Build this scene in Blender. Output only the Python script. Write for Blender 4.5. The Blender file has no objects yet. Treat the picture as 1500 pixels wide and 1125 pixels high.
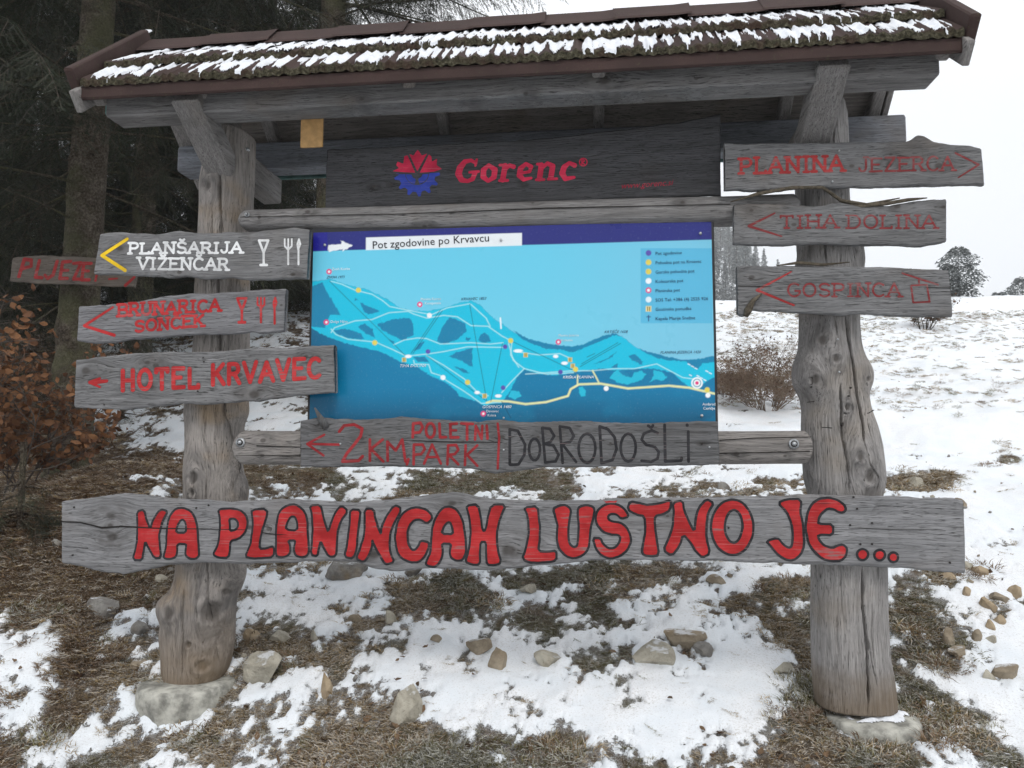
import bpy, math, random, time
import numpy as np
from mathutils import Vector, Matrix
T0 = time.time()
random.seed(7); RNG = np.random.default_rng(7)
scene = bpy.context.scene
COL = scene.collection
# ------------------------------------------------------------------ camera
FPX = 1127.0; PITCH = math.radians(4.7); YAW = math.radians(6.5)
CAM = np.array([.43, -3.75, 1.15])
cam_data = bpy.data.cameras.new('camera')
cam_data.lens = FPX / 1500 * 36; cam_data.sensor_width = 36
cam_data.clip_start = .05; cam_data.clip_end = 3000
cam = bpy.data.objects.new('camera', cam_data); COL.objects.link(cam)
cam.location = CAM.tolist(); cam.rotation_euler = (math.pi / 2 + PITCH, 0, YAW)
scene.camera = cam
# ------------------------------------------------------------------ sky, sun, exposure
world = bpy.data.worlds.new('World'); scene.world = world; world.use_nodes = True
nt = world.node_tree; nt.nodes.clear()
SUN_EL = math.radians(46); SUN_AZ = math.radians(160)
wo = nt.nodes.new('ShaderNodeOutputWorld'); bg = nt.nodes.new('ShaderNodeBackground')
sky = nt.nodes.new('ShaderNodeTexSky'); sky.sky_type = 'NISHITA'; sky.sun_disc = False
sky.sun_elevation = SUN_EL; sky.sun_rotation = SUN_AZ; sky.air_density = 1.0; sky.dust_density = 3.0
mixc = nt.nodes.new('ShaderNodeMix'); mixc.data_type = 'RGBA'; mixc.inputs[0].default_value = .86
tcw = nt.nodes.new('ShaderNodeTexCoord'); spw = nt.nodes.new('ShaderNodeSeparateXYZ'); nt.links.new(tcw.outputs['Generated'], spw.inputs[0])
rpw = nt.nodes.new('ShaderNodeValToRGB'); nt.links.new(spw.outputs[2], rpw.inputs[0])   # overcast: paler overhead, fog-grey towards the horizon all round
rpw.color_ramp.elements[0].position = .12; rpw.color_ramp.elements[0].color = (.70, .72, .74, 1); rpw.color_ramp.elements[1].position = .50; rpw.color_ramp.elements[1].color = (.97, .985, 1, 1)
clw = nt.nodes.new('ShaderNodeTexNoise'); nt.links.new(tcw.outputs['Generated'], clw.inputs['Vector']); clw.inputs['Scale'].default_value = 2.2; clw.inputs['Detail'].default_value = 3
mrw = nt.nodes.new('ShaderNodeMapRange'); nt.links.new(clw.outputs[0], mrw.inputs[0]); mrw.inputs[1].default_value = .3; mrw.inputs[2].default_value = .7; mrw.inputs[3].default_value = 11.6; mrw.inputs[4].default_value = 12.8
mmw = nt.nodes.new('ShaderNodeVectorMath'); mmw.operation = 'SCALE'; nt.links.new(rpw.outputs[0], mmw.inputs[0]); nt.links.new(mrw.outputs[0], mmw.inputs['Scale']); nt.links.new(mmw.outputs[0], mixc.inputs['B'])
nt.links.new(sky.outputs[0], mixc.inputs['A']); nt.links.new(mixc.outputs['Result'], bg.inputs[0])
bg.inputs[1].default_value = .12
nt.links.new(bg.outputs[0], wo.inputs[0])
sd = bpy.data.lights.new('sun', 'SUN'); sd.energy = 1.45; sd.angle = math.radians(16); sd.color = (1, .96, .9)
sun = bpy.data.objects.new('sun', sd); COL.objects.link(sun)
_d = Vector((math.sin(SUN_AZ) * math.cos(SUN_EL), math.cos(SUN_AZ) * math.cos(SUN_EL), math.sin(SUN_EL)))
sun.rotation_euler = _d.to_track_quat('Z', 'Y').to_euler()
vs = scene.view_settings
vs.view_transform = 'Standard'; vs.look = 'None'; vs.gamma = 1; vs.use_curve_mapping = False; vs.exposure = -0.1
scene.render.engine = 'CYCLES'
cy = scene.cycles
cy.use_denoising = True; cy.max_bounces = 7; cy.diffuse_bounces = 3; cy.glossy_bounces = 2
cy.transparent_max_bounces = 6; cy.volume_bounces = 1; cy.transmission_bounces = 2
cy.use_adaptive_sampling = True; cy.adaptive_threshold = .015
cy.sample_clamp_indirect = 6

# ------------------------------------------------------------------ projection helpers
F_ = np.array([-math.sin(YAW) * math.cos(PITCH), math.cos(YAW) * math.cos(PITCH), math.sin(PITCH)])
R_ = np.array([math.cos(YAW), math.sin(YAW), 0.]); U_ = np.cross(R_, F_)
def at(px, py, Y):
    """photo pixel -> (x, z) on the vertical plane y = Y"""
    px = np.asarray(px, float); py = np.asarray(py, float)
    d = F_ + R_ * ((px - 750) / FPX)[..., None] + U_ * ((562.5 - py) / FPX)[..., None]
    t = (Y - CAM[1]) / d[..., 1]
    p = CAM + d * t[..., None]
    return np.stack([p[..., 0], p[..., 2]], -1)
def proj(x, y, z):
    v = np.stack([x - CAM[0], y - CAM[1], z - CAM[2]], -1); w = v @ F_
    w = np.where(np.abs(w) < 1e-6, 1e-6, w)
    return 750 + FPX * (v @ R_) / w, 562.5 - FPX * (v @ U_) / w, w
def pxm(px, py, Y):
    """metres per photo pixel there"""
    a = at(px - .5, py, Y); b = at(px + .5, py, Y); return float(abs(b[0] - a[0]))

# ------------------------------------------------------------------ numpy noise
def _hash(i, j, k, seed):
    n = (i * 374761393 + j * 668265263 + k * 2147483647 % 1000003 * 97 + k * 1274126177 + seed * 144665) & 0xffffffff
    n = ((n ^ (n >> 13)) * 1274126177) & 0xffffffff
    n = ((n ^ (n >> 16)) * 2246822519) & 0xffffffff
    return ((n ^ (n >> 15)) & 0xffffff) / float(0xffffff)
def vn(x, y, z=0., seed=0):
    x, y, z = np.broadcast_arrays(np.asarray(x, float), np.asarray(y, float), np.asarray(z, float))
    i = np.floor(x).astype(np.int64); j = np.floor(y).astype(np.int64); k = np.floor(z).astype(np.int64)
    u = x - i; v = y - j; w = z - k
    u = u * u * (3 - 2 * u); v = v * v * (3 - 2 * v); w = w * w * (3 - 2 * w)
    def L(dk):
        a = _hash(i, j, k + dk, seed); b = _hash(i + 1, j, k + dk, seed)
        c = _hash(i, j + 1, k + dk, seed); d = _hash(i + 1, j + 1, k + dk, seed)
        return (a * (1 - u) + b * u) * (1 - v) + (c * (1 - u) + d * u) * v
    r = L(0)
    if np.any(w): r = r * (1 - w) + L(1) * w
    return r * 2 - 1
def fbm(x, y, z=0., o=4, seed=0, g=.5):
    s = 0; a = 1; t = 0
    x = np.asarray(x, float); y = np.asarray(y, float); z = np.asarray(z, float)
    for q in range(o):
        s = s + a * vn(x * 2 ** q, y * 2 ** q, z * 2 ** q, seed + q * 17); t += a; a *= g
    return s / t
def sstep(a, b, x):
    t = np.clip((x - a) / (b - a), 0, 1); return t * t * (3 - 2 * t)

# ------------------------------------------------------------------ object helpers
def tag(o, label=None, cat=None, group=None, kind=None):
    if label: o['label'] = label
    if cat: o['category'] = cat
    if group: o['group'] = group
    if kind: o['kind'] = kind
    return o
ORG = {}
def thing(name, label, cat, loc, group=None):
    o = bpy.data.objects.new(name, None); COL.objects.link(o); o.location = loc
    o.empty_display_size = .1
    ORG[o.name] = np.array(loc, float); return tag(o, label, cat, group)
def link(name, me, parent=None, loc=None):
    o = bpy.data.objects.new(name, me); COL.objects.link(o)
    if parent is not None:
        o.parent = parent; ORG[o.name] = ORG[parent.name]
    elif loc is not None:
        o.location = loc; ORG[o.name] = np.array(loc, float)
    else: ORG[o.name] = np.zeros(3)
    return o
def mesh_np(name, V, Fa, smooth=True):
    """V (n,3); Fa list of (k,m) index arrays of faces with m corners"""
    me = bpy.data.meshes.new(name)
    Fa = [np.asarray(f) for f in (Fa if isinstance(Fa, list) else [Fa]) if len(f)]
    n = sum(len(f) for f in Fa); nl = sum(f.size for f in Fa)
    me.vertices.add(len(V)); me.vertices.foreach_set('co', np.ascontiguousarray(V, dtype=np.float32).ravel())
    me.loops.add(nl); me.polygons.add(n)
    li = np.concatenate([f.ravel() for f in Fa]).astype(np.int32)
    tot = np.concatenate([np.full(len(f), f.shape[1]) for f in Fa])
    st = np.concatenate([[0], np.cumsum(tot)[:-1]]).astype(np.int32)
    me.loops.foreach_set('vertex_index', li); me.polygons.foreach_set('loop_start', st)
    me.polygons.foreach_set('use_smooth', np.full(n, smooth))
    me.update(calc_edges=True); return me
def put(name, V, Fa, m, parent=None, loc=None, smooth=True, label=None, cat=None, group=None, kind=None, attr=None):
    """world-space vertices -> an object, stored relative to its thing's origin"""
    V = np.asarray(V, float)
    org = ORG[parent.name] if parent is not None else (np.array(loc, float) if loc is not None else np.zeros(3))
    if isinstance(Fa, list) and len(Fa) and not isinstance(Fa[0], np.ndarray):
        me = bpy.data.meshes.new(name); me.from_pydata((V - org).tolist(), [], [list(map(int, f)) for f in Fa])
        me.polygons.foreach_set('use_smooth', np.full(len(me.polygons), smooth)); me.update()
    else: me = mesh_np(name, V - org, Fa, smooth)
    for mm in (m if isinstance(m, (list, tuple)) else [m]): me.materials.append(mm)
    if attr:
        for k, a in attr.items():
            a = np.asarray(a, np.float32)
            if a.ndim == 1:
                at_ = me.attributes.new(k, 'FLOAT', 'POINT'); at_.data.foreach_set('value', a)
            else:
                at_ = me.attributes.new(k, 'FLOAT_COLOR', 'POINT')
                at_.data.foreach_set('color', np.concatenate([a, np.ones((len(a), 1), np.float32)], 1).ravel())
    o = link(name, me, parent, loc)
    return tag(o, label, cat, group, kind)
def grid_faces(nu, nv, off=0, wrap=False):
    i = np.arange(nu if wrap else nu - 1); j = np.arange(nv - 1)
    I, J = np.meshgrid(i, j, indexing='ij'); I2 = (I + 1) % nu
    return (np.stack([I * nv + J, I2 * nv + J, I2 * nv + J + 1, I * nv + J + 1], -1).reshape(-1, 4) + off)

# box beam between two points with bevelled edges and a little unevenness
def beam(p0, p1, w, h, up=(0, 0, 1), bev=.008, jit=.002, segs=10, seed=0):
    p0 = np.array(p0, float); p1 = np.array(p1, float); d = p1 - p0; L = np.linalg.norm(d); d /= L
    up = np.array(up, float); s = np.cross(d, up); s /= np.linalg.norm(s); u = np.cross(s, d)
    a, b = w / 2, h / 2; e = bev
    prof = np.array([[-a + e, -b], [a - e, -b], [a, -b + e], [a, b - e], [a - e, b], [-a + e, b], [-a, b - e], [-a, -b + e]])
    ts = np.concatenate([[0, e / L], np.linspace(.03, .97, segs), [1 - e / L, 1]])
    V = []
    for k, t in enumerate(ts):
        sc = 1 - (e * .8 / min(a, b) if k in (0, len(ts) - 1) else 0)
        jj = np.array([fbm(t * L * 3, q * 3.1, seed, 2, seed) for q in range(8)]) * jit
        P = prof * sc
        V.append(p0 + d * (t * L) + np.outer(P[:, 0] + jj, s) + np.outer(P[:, 1] + jj[::-1], u))
    V = np.concatenate(V); n = len(ts); Q = []
    for k in range(n - 1):
        for q in range(8):
            q2 = (q + 1) % 8; Q.append([k * 8 + q, k * 8 + q2, (k + 1) * 8 + q2, (k + 1) * 8 + q])
    Fs = [q for q in Q] + [list(range(7, -1, -1)), [(n - 1) * 8 + q for q in range(8)]]
    return V, Fs
def join(parts):
    V = []; Fs = []; o = 0
    for v, f in parts:
        V.append(np.asarray(v, float)); Fs += [[int(i) + o for i in q] for q in f]; o += len(v)
    return np.concatenate(V), Fs
def tube(pts, rad, n=8, cap=True, rough=0., seed=0):
    pts = np.array(pts, float); rad = np.broadcast_to(np.asarray(rad, float), (len(pts),))
    t = np.gradient(pts, axis=0); t /= np.linalg.norm(t, axis=1)[:, None] + 1e-9
    ref = np.array([0., 0, 1.]) if abs(t[0][2]) < .9 else np.array([0, 1., 0])
    V = []
    for k in range(len(pts)):
        a = np.cross(t[k], ref); a /= np.linalg.norm(a) + 1e-9; b = np.cross(t[k], a)
        an = np.arange(n) * 2 * math.pi / n
        rr = np.full(n, rad[k]) if not rough else rad[k] * (1 + rough * vn(np.cos(an) * 2 + 9, np.sin(an) * 2 + 5, k * .7, seed))
        V.append(pts[k] + np.outer(np.cos(an) * rr, a) + np.outer(np.sin(an) * rr, b))
    V = np.concatenate(V); Fs = []
    for k in range(len(pts) - 1):
        for q in range(n):
            q2 = (q + 1) % n; Fs.append([k * n + q, k * n + q2, (k + 1) * n + q2, (k + 1) * n + q])
    if cap: Fs += [list(range(n - 1, -1, -1)), [(len(pts) - 1) * n + q for q in range(n)]]
    return V, Fs

# ------------------------------------------------------------------ materials
def s2l(*c):
    c = np.array(c, float) / 255; return tuple(np.where(c <= .04045, c / 12.92, ((c + .055) / 1.055) ** 2.4).tolist())
class NT:
    def __init__(s, name):
        s.m = bpy.data.materials.new(name); s.m.use_nodes = True; s.t = s.m.node_tree; s.t.nodes.clear()
        s.out = s.n('ShaderNodeOutputMaterial'); s.b = s.n('ShaderNodeBsdfPrincipled'); s.l(s.b.outputs[0], s.out.inputs[0])
    def n(s, t, **k):
        x = s.t.nodes.new(t)
        for a, v in k.items(): setattr(x, a, v)
        return x
    def l(s, a, b): s.t.links.new(a, b)
    def setin(s, x, v):
        if hasattr(v, 'is_output'): s.l(v, x)
        else: x.default_value = v
    def math(s, op, a, b=None, c=None, clamp=False):
        x = s.n('ShaderNodeMath', operation=op, use_clamp=clamp); s.setin(x.inputs[0], a)
        if b is not None: s.setin(x.inputs[1], b)
        if c is not None: s.setin(x.inputs[2], c)
        return x.outputs[0]
    def vmath(s, op, a, b=None):
        x = s.n('ShaderNodeVectorMath', operation=op); s.setin(x.inputs[0], a)
        if b is not None: s.setin(x.inputs[1], b)
        return x
    def coord(s): return s.n('ShaderNodeTexCoord').outputs['Object']
    def noise(s, vec, scale=1., detail=3., rough=.55, dist=0., out=0):
        x = s.n('ShaderNodeTexNoise'); s.setin(x.inputs['Vector'], vec); x.inputs['Scale'].default_value = scale
        x.inputs['Detail'].default_value = detail; x.inputs['Roughness'].default_value = rough; x.inputs['Distortion'].default_value = dist
        return x.outputs[out]
    def scale(s, vec, v, off=(0, 0, 0)):
        x = s.n('ShaderNodeMapping'); s.setin(x.inputs[0], vec); x.inputs['Scale'].default_value = v; x.inputs['Location'].default_value = off
        return x.outputs[0]
    def ramp(s, f, stops, interp='LINEAR'):
        x = s.n('ShaderNodeValToRGB'); s.setin(x.inputs[0], f); r = x.color_ramp; r.interpolation = interp
        while len(r.elements) > 1: r.elements.remove(r.elements[-1])
        r.elements[0].position = stops[0][0]; r.elements[0].color = (*stops[0][1], 1) if len(stops[0][1]) == 3 else stops[0][1]
        for p, c in stops[1:]:
            e = r.elements.new(p); e.color = (*c, 1) if len(c) == 3 else c
        return x.outputs[0]
    def fr(s, f, a, b, c=0., d=1.):
        x = s.n('ShaderNodeMapRange', interpolation_type='SMOOTHSTEP'); s.setin(x.inputs[0], f)
        for i, v in zip((1, 2, 3, 4), (a, b, c, d)): x.inputs[i].default_value = v
        return x.outputs[0]
    def mix(s, f, a, b, bt='MIX'):
        x = s.n('ShaderNodeMix', data_type='RGBA', blend_type=bt); s.setin(x.inputs[0], f)
        for i, v in (('A', a), ('B', b)):
            if isinstance(v, tuple) and len(v) == 3: v = (*v, 1)
            s.setin(x.inputs[i], v)
        return x.outputs['Result']
    def bump(s, h, dist, strength=1.):
        x = s.n('ShaderNodeBump'); s.setin(x.inputs['Height'], h); x.inputs['Distance'].default_value = dist
        x.inputs['Strength'].default_value = strength; s.l(x.outputs[0], s.b.inputs['Normal']); return x
    def base(s, c, rough=.8, spec=.3):
        if isinstance(c, tuple) and len(c) == 3: c = (*c, 1)
        s.setin(s.b.inputs['Base Color'], c); s.setin(s.b.inputs['Roughness'], rough)
        s.b.inputs['Specular IOR Level'].default_value = spec

G = lambda v, w=0., c=0.: (v * (1 + w), v, v * (1 - w + c))
def wood(name, tone=1., axis='X', knots=(), seed=0, warm=0., dark=.0, stain=.5, stainc=None, fine=1., cool=.02, base_stain=None):
    """weathered grey timber; knots = [(x, z, r)] in the object's own coordinates"""
    N = NT(name); co = N.coord()
    sep = N.n('ShaderNodeSeparateXYZ'); N.l(co, sep.inputs[0]); X, Y, Z = sep.outputs
    along, across = (X, Z) if axis == 'X' else (Z, X)
    if axis == 'Y': along, across = Y, X
    acc = across; ring = None; kd = None; halo = None
    wob = N.noise(N.scale(co, (9, 9, 9), (seed, 0, 0)), 1, 2)
    for (kx, kz, kr) in knots:
        ka, kc = (kx, kz) if axis == 'X' else (kz, kx)
        da = N.math('MULTIPLY', N.math('SUBTRACT', along, ka), .5)
        dc = N.math('SUBTRACT', across, kc)
        r = N.math('SQRT', N.math('ADD', N.math('MULTIPLY', da, da), N.math('MULTIPLY', dc, dc)))
        r = N.math('ADD', r, N.math('MULTIPLY', N.math('SUBTRACT', wob, .5), kr * .5))
        fall = N.fr(r, kr * .8, kr * 4.2, 1, 0)
        acc = N.math('SUBTRACT', acc, N.math('MULTIPLY', N.math('MULTIPLY', dc, fall), .85))
        r2 = N.math('SQRT', N.math('ADD', N.math('MULTIPLY', N.math('MULTIPLY', da, da), 1.9), N.math('MULTIPLY', dc, dc)))
        core = N.fr(N.math('ADD', r2, N.math('MULTIPLY', N.math('SUBTRACT', wob, .5), kr * .9)), kr * .3, kr * .9, 1, 0)
        hal = N.fr(r, kr * 1.0, kr * 3.4, .75, 0)
        kd = core if kd is None else N.math('MAXIMUM', kd, core)
        halo = hal if halo is None else N.math('MAXIMUM', halo, hal)
    cmb = N.n('ShaderNodeCombineXYZ')
    for i, v in enumerate((along, Y if axis != 'Y' else Z, acc)): N.l(v, cmb.inputs[i])
    g = cmb.outputs[0]
    warp = N.noise(N.scale(g, (1.6, 3, 7), (seed * 1.7, 2, 1)), 1, 2)
    off = N.n('ShaderNodeCombineXYZ'); N.l(N.math('MULTIPLY', N.math('SUBTRACT', warp, .5), .05), off.inputs[2])
    g2 = N.vmath('ADD', g, off.outputs[0]).outputs[0]
    n1 = N.noise(N.scale(g2, (5, 60, 190), (seed, 3, 7)), 1, 4, .65)       # fibres
    n2 = N.noise(N.scale(g2, (1.3, 14, 34), (seed * 2, 5, 1)), 1, 3, .6)    # growth bands
    n3 = N.noise(N.scale(co, (3.2, 3.2, 5), (seed * 3, 8, 2)), 1, 4, .6)    # weather blotches
    n4 = N.noise(N.scale(g2, (16, 160, 420), (seed * 5, 1, 4)), 1, 2, .7)   # checks
    v = N.math('ADD', N.math('MULTIPLY', n1, .60 * fine), N.math('ADD', N.math('MULTIPLY', n2, .30), N.math('MULTIPLY', n3, .34)))
    v = N.math('SUBTRACT', v, .62 + .23 * (fine - 1) - .5)
    t = tone
    col = N.ramp(v, [(.22, G(.06 * t, warm * .5)), (.38, G(.15 * t, warm, cool)), (.53, G(.235 * t, warm, cool)), (.70, G(.33 * t, warm, cool)), (.90, G(.46 * t, warm * .6, cool))])
    if stain:
        st = N.noise(N.scale(co, (2.1, 2.1, 2.6), (seed * 1.3, 11, 3)), 1, 3, .6)
        col = N.mix(N.fr(st, .52, .74, 0, stain), col, stainc or (.17 * t, .13 * t, .095 * t))
    chk = N.math('MULTIPLY', N.fr(n4, .34, .41, .85, 0), N.fr(n3, .35, .6, .35, 1))
    col = N.mix(chk, col, (.03, .028, .026))
    if halo is not None:
        rings = N.math('MULTIPLY', halo, N.fr(N.noise(N.scale(g2, (14, 10, 70), (seed, 0, 0)), 1, 2), .35, .7, .25, 1))
        col = N.mix(rings, col, (.085 * t, .08 * t, .078 * t))
        col = N.mix(N.math('MULTIPLY', kd, .72), col, (.05, .043, .038))
    if base_stain:   # soil and rot creeping up from the foot of a post
        zz, hgt, bc = base_stain
        col = N.mix(N.fr(N.math('ADD', Z, N.math('MULTIPLY', N.math('SUBTRACT', n3, .5), .3)), zz, zz + hgt, .7, 0), col, bc)
    N.base(col, N.fr(n3, .3, .7, .72, .92), .25)
    h = N.math('ADD', N.math('MULTIPLY', n1, .7), N.math('MULTIPLY', n2, .6))
    h = N.math('SUBTRACT', h, N.math('MULTIPLY', chk, .5))
    N.bump(h, .007, 1)
    return N.m
def paint(name, c, wear=.25, axis='X', seed=0, under=(.16, .155, .15), rough=.55, sc=1.):
    N = NT(name); co = N.coord()
    a = N.noise(N.scale(co, (7 * sc, 50, 130 * sc) if axis == 'X' else (130, 50, 7), (seed, 0, 0)), 1, 4, .65)
    b = N.noise(N.scale(co, (6, 6, 9), (seed, 4, 0)), 1, 4, .65)
    f = N.fr(N.math('ADD', N.math('MULTIPLY', a, .6), N.math('MULTIPLY', b, .5)), .76 - wear * .5, .84 - wear * .35, 0, .85)
    cc = N.mix(N.fr(b, .35, .7), tuple(x * .72 for x in c), tuple(min(1, x * 1.15 + .015) for x in c))
    sc2 = N.noise(N.scale(co, (3, 30, 210) if axis == 'X' else (210, 30, 3), (seed * 2, 5, 0)), 1, 3, .6)
    cc = N.mix(N.fr(sc2, .60, .70, 0, .35), cc, (.42, .30, .29))
    dirt = N.fr(a, .3, .42, .35, 0)
    cc = N.mix(dirt, cc, tuple(x * .35 for x in c))
    N.base(N.mix(f, cc, under), rough, .3); N.bump(a, .004, .8); return N.m
def plain(name, c, rough=.7, spec=.3, var=.25, sc=20., metal=0., bumpd=.002):
    N = NT(name); n = N.noise(N.coord(), sc, 4, .6)
    N.base(N.mix(N.fr(n, .3, .7), tuple(x * (1 - var) for x in c), tuple(min(1, x * (1 + var)) for x in c)), rough, spec)
    N.b.inputs['Metallic'].default_value = metal; N.bump(n, bumpd, .5); return N.m

# ------------------------------------------------------------------ filled flat shapes from distance functions
def seg_sdf(S):
    S = np.asarray(S, float)          # x0 z0 r0 x1 z1 r1
    def f(x, z):
        d = np.full(x.shape, 9.)
        for a in S:
            bx, bz = a[3] - a[0], a[4] - a[1]; L = bx * bx + bz * bz + 1e-12
            t = np.clip(((x - a[0]) * bx + (z - a[1]) * bz) / L, 0, 1)
            d = np.minimum(d, np.hypot(x - a[0] - t * bx, z - a[1] - t * bz) - (a[2] * (1 - t) + a[5] * t))
        return d
    m = S[:, [2, 5]].max()
    bb = (S[:, [0, 3]].min() - m, S[:, [1, 4]].min() - m, S[:, [0, 3]].max() + m, S[:, [1, 4]].max() + m)
    return f, bb
def poly_sdf(P):
    P = np.asarray(P, float)
    def f(x, z):
        d = np.full(x.shape, 9.); ins = np.zeros(x.shape, bool); n = len(P)
        for i in range(n):
            a = P[i]; b = P[(i + 1) % n]; e = b - a; L = e @ e + 1e-14
            t = np.clip(((x - a[0]) * e[0] + (z - a[1]) * e[1]) / L, 0, 1)
            d = np.minimum(d, np.hypot(x - a[0] - t * e[0], z - a[1] - t * e[1]))
            c = (a[1] > z) != (b[1] > z)
            if c.any():
                xi = a[0] + (z - a[1]) * e[0] / (e[1] if abs(e[1]) > 1e-12 else 1e-12)
                ins ^= c & (x < xi)
        return np.where(ins, -d, d)
    return f, (P[:, 0].min(), P[:, 1].min(), P[:, 0].max(), P[:, 1].max())
def fill(f, bb, cell=.0025, pad=.004, level=0.):
    x0, z0, x1, z1 = bb[0] - pad, bb[1] - pad, bb[2] + pad, bb[3] + pad
    nx = max(3, int((x1 - x0) / cell) + 2); nz = max(3, int((z1 - z0) / cell) + 2)
    xs = x0 + np.arange(nx) * cell; zs = z0 + np.arange(nz) * cell
    X, Z = np.meshgrid(xs, zs, indexing='ij'); D = f(X, Z) - level
    I = D < 0
    full = I[:-1, :-1] & I[1:, :-1] & I[1:, 1:] & I[:-1, 1:]
    any_ = I[:-1, :-1] | I[1:, :-1] | I[1:, 1:] | I[:-1, 1:]
    V = []; Fs = []
    def add(P):
        k = len(V); V.extend(P); Fs.append(list(range(k, k + len(P))))
    for j in range(nz - 1):
        r = full[:, j]
        if not r.any(): continue
        e = np.flatnonzero(np.diff(np.concatenate([[0], r.astype(int), [0]])))
        for a, b in zip(e[::2], e[1::2]):
            add([(xs[a], zs[j]), (xs[b], zs[j]), (xs[b], zs[j + 1]), (xs[a], zs[j + 1])])
    for i, j in np.argwhere(any_ & ~full):
        c = [(xs[i], zs[j], D[i, j]), (xs[i + 1], zs[j], D[i + 1, j]), (xs[i + 1], zs[j + 1], D[i + 1, j + 1]), (xs[i], zs[j + 1], D[i, j + 1])]
        P = []
        for q in range(4):
            a = c[q]; b = c[(q + 1) % 4]
            if a[2] < 0: P.append((a[0], a[1]))
            if (a[2] < 0) != (b[2] < 0):
                t = a[2] / (a[2] - b[2]); P.append((a[0] + t * (b[0] - a[0]), a[1] + t * (b[1] - a[1])))
        if len(P) > 2: add(P)
    return V, Fs
def flat(name, shapes, Y, m, parent, cell=.0025, level=0., label=None):
    """shapes: list of (f, bbox) -> ONE flat mesh on plane y=Y facing the viewer"""
    V = []; Fs = []
    for f, bb in shapes:
        v, g = fill(f, (bb[0] - abs(level), bb[1] - abs(level), bb[2] + abs(level), bb[3] + abs(level)), cell, level=level)
        o = len(V); V += v; Fs += [[i + o for i in q] for q in g]
    V = np.array(V); V3 = np.stack([V[:, 0], np.full(len(V), Y), V[:, 1]], 1)
    return put(name, V3, Fs, m, parent, smooth=False, label=label)

# ------------------------------------------------------------------ stroke alphabet (unit cap height)
def arc(cx, cy, rx, ry, a0, a1, n=8):
    return [(cx + rx * math.cos(math.radians(a0 + (a1 - a0) * i / n)), cy + ry * math.sin(math.radians(a0 + (a1 - a0) * i / n))) for i in range(n + 1)]
FONT = {
 'A': (.8, [[(.02, 0), (.4, 1), (.78, 0)], [(.16, .36), (.64, .36)]], [(.02, 0), (.78, 0)]),
 'B': (.72, [[(.08, 0), (.08, 1), (.4, 1)] + arc(.42, .77, .24, .23, 90, -90) + [(.08, .54)], [(.42, .54)] + arc(.44, .27, .28, .27, 90, -90) + [(.08, 0)]], [(.08, 0), (.08, 1)]),
 'C': (.76, [arc(.42, .5, .36, .5, 48, 312, 14)], []),
 'D': (.76, [[(.08, 0), (.08, 1), (.32, 1)] + arc(.34, .5, .36, .5, 90, -90, 10) + [(.08, 0)]], [(.08, 0), (.08, 1)]),
 'E': (.7, [[(.66, .98), (.08, 1), (.08, 0), (.68, .02)], [(.08, .52), (.5, .52)]], [(.08, 0), (.08, 1)]),
 'G': (.78, [arc(.42, .5, .36, .5, 50, 330, 14) + [(.74, .42), (.48, .42)]], []),
 'H': (.78, [[(.1, 0), (.1, 1)], [(.68, 0), (.68, 1)], [(.1, .5), (.68, .5)]], [(.1, 0), (.1, 1), (.68, 0), (.68, 1)]),
 'I': (.42, [[(.21, 0), (.21, 1)]], [(.21, 0), (.21, 1)]),
 'J': (.6, [[(.44, 1), (.44, .28)] + arc(.24, .28, .2, .27, 0, -170, 8)], [(.44, 1)]),
 'K': (.76, [[(.1, 0), (.1, 1)], [(.68, 1), (.12, .42)], [(.3, .6), (.72, 0)]], [(.1, 0), (.1, 1), (.7, 0)]),
 'L': (.66, [[(.12, 1), (.12, 0), (.62, 0), (.62, .14)]], [(.12, 1), (.12, 0)]),
 'M': (.9, [[(.06, 0), (.1, 1), (.45, .4), (.8, 1), (.84, 0)]], [(.06, 0), (.84, 0)]),
 'N': (.8, [[(.1, 0), (.1, 1), (.7, 0), (.7, 1)]], [(.1, 0), (.1, 1), (.7, 1)]),
 'O': (.8, [arc(.4, .5, .35, .5, 90, 450, 18)], []),
 'P': (.7, [[(.1, 0), (.1, 1), (.38, 1)] + arc(.4, .74, .24, .26, 90, -90) + [(.1, .48)]], [(.1, 0), (.1, 1)]),
 'R': (.76, [[(.1, 0), (.1, 1), (.38, 1)] + arc(.4, .75, .24, .25, 90, -90) + [(.1, .5)], [(.4, .5), (.7, 0)]], [(.1, 0), (.1, 1), (.7, 0)]),
 'S': (.7, [[(.62, .86)] + arc(.35, .76, .27, .24, 40, 260, 9) + [(.4, .5)] + arc(.35, .26, .29, .26, 75, -150, 9)], []),
 'T': (.78, [[(.06, .86), (.06, 1), (.72, 1), (.72, .86)], [(.39, 1), (.39, 0)]], [(.39, 0)]),
 'U': (.78, [[(.1, 1), (.1, .3)] + arc(.39, .3, .29, .3, 180, 360, 9) + [(.68, 1)]], [(.1, 1), (.68, 1)]),
 'V': (.78, [[(.04, 1), (.39, 0), (.74, 1)]], [(.04, 1), (.74, 1)]),
 'Z': (.74, [[(.08, 1), (.64, 1), (.08, 0), (.68, 0)]], []),
 ' ': (.45, [], []), ',': (.26, [[(.16, .06), (.08, -.12)]], []), '2': (.7, [[(.08, .7)] + arc(.36, .74, .28, .26, 180, -30, 9) + [(.08, 0), (.66, .02)]], []),
}
CARON = [[(-.15, 1.28), (0, 1.14), (.15, 1.28)]]
for b, c in (('S', 'Š'), ('C', 'Č'), ('Z', 'Ž')):
    w, st, se = FONT[b]; FONT[c] = (w, st + [[(w / 2 + x, y) for x, y in CARON[0]]], se)
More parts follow.
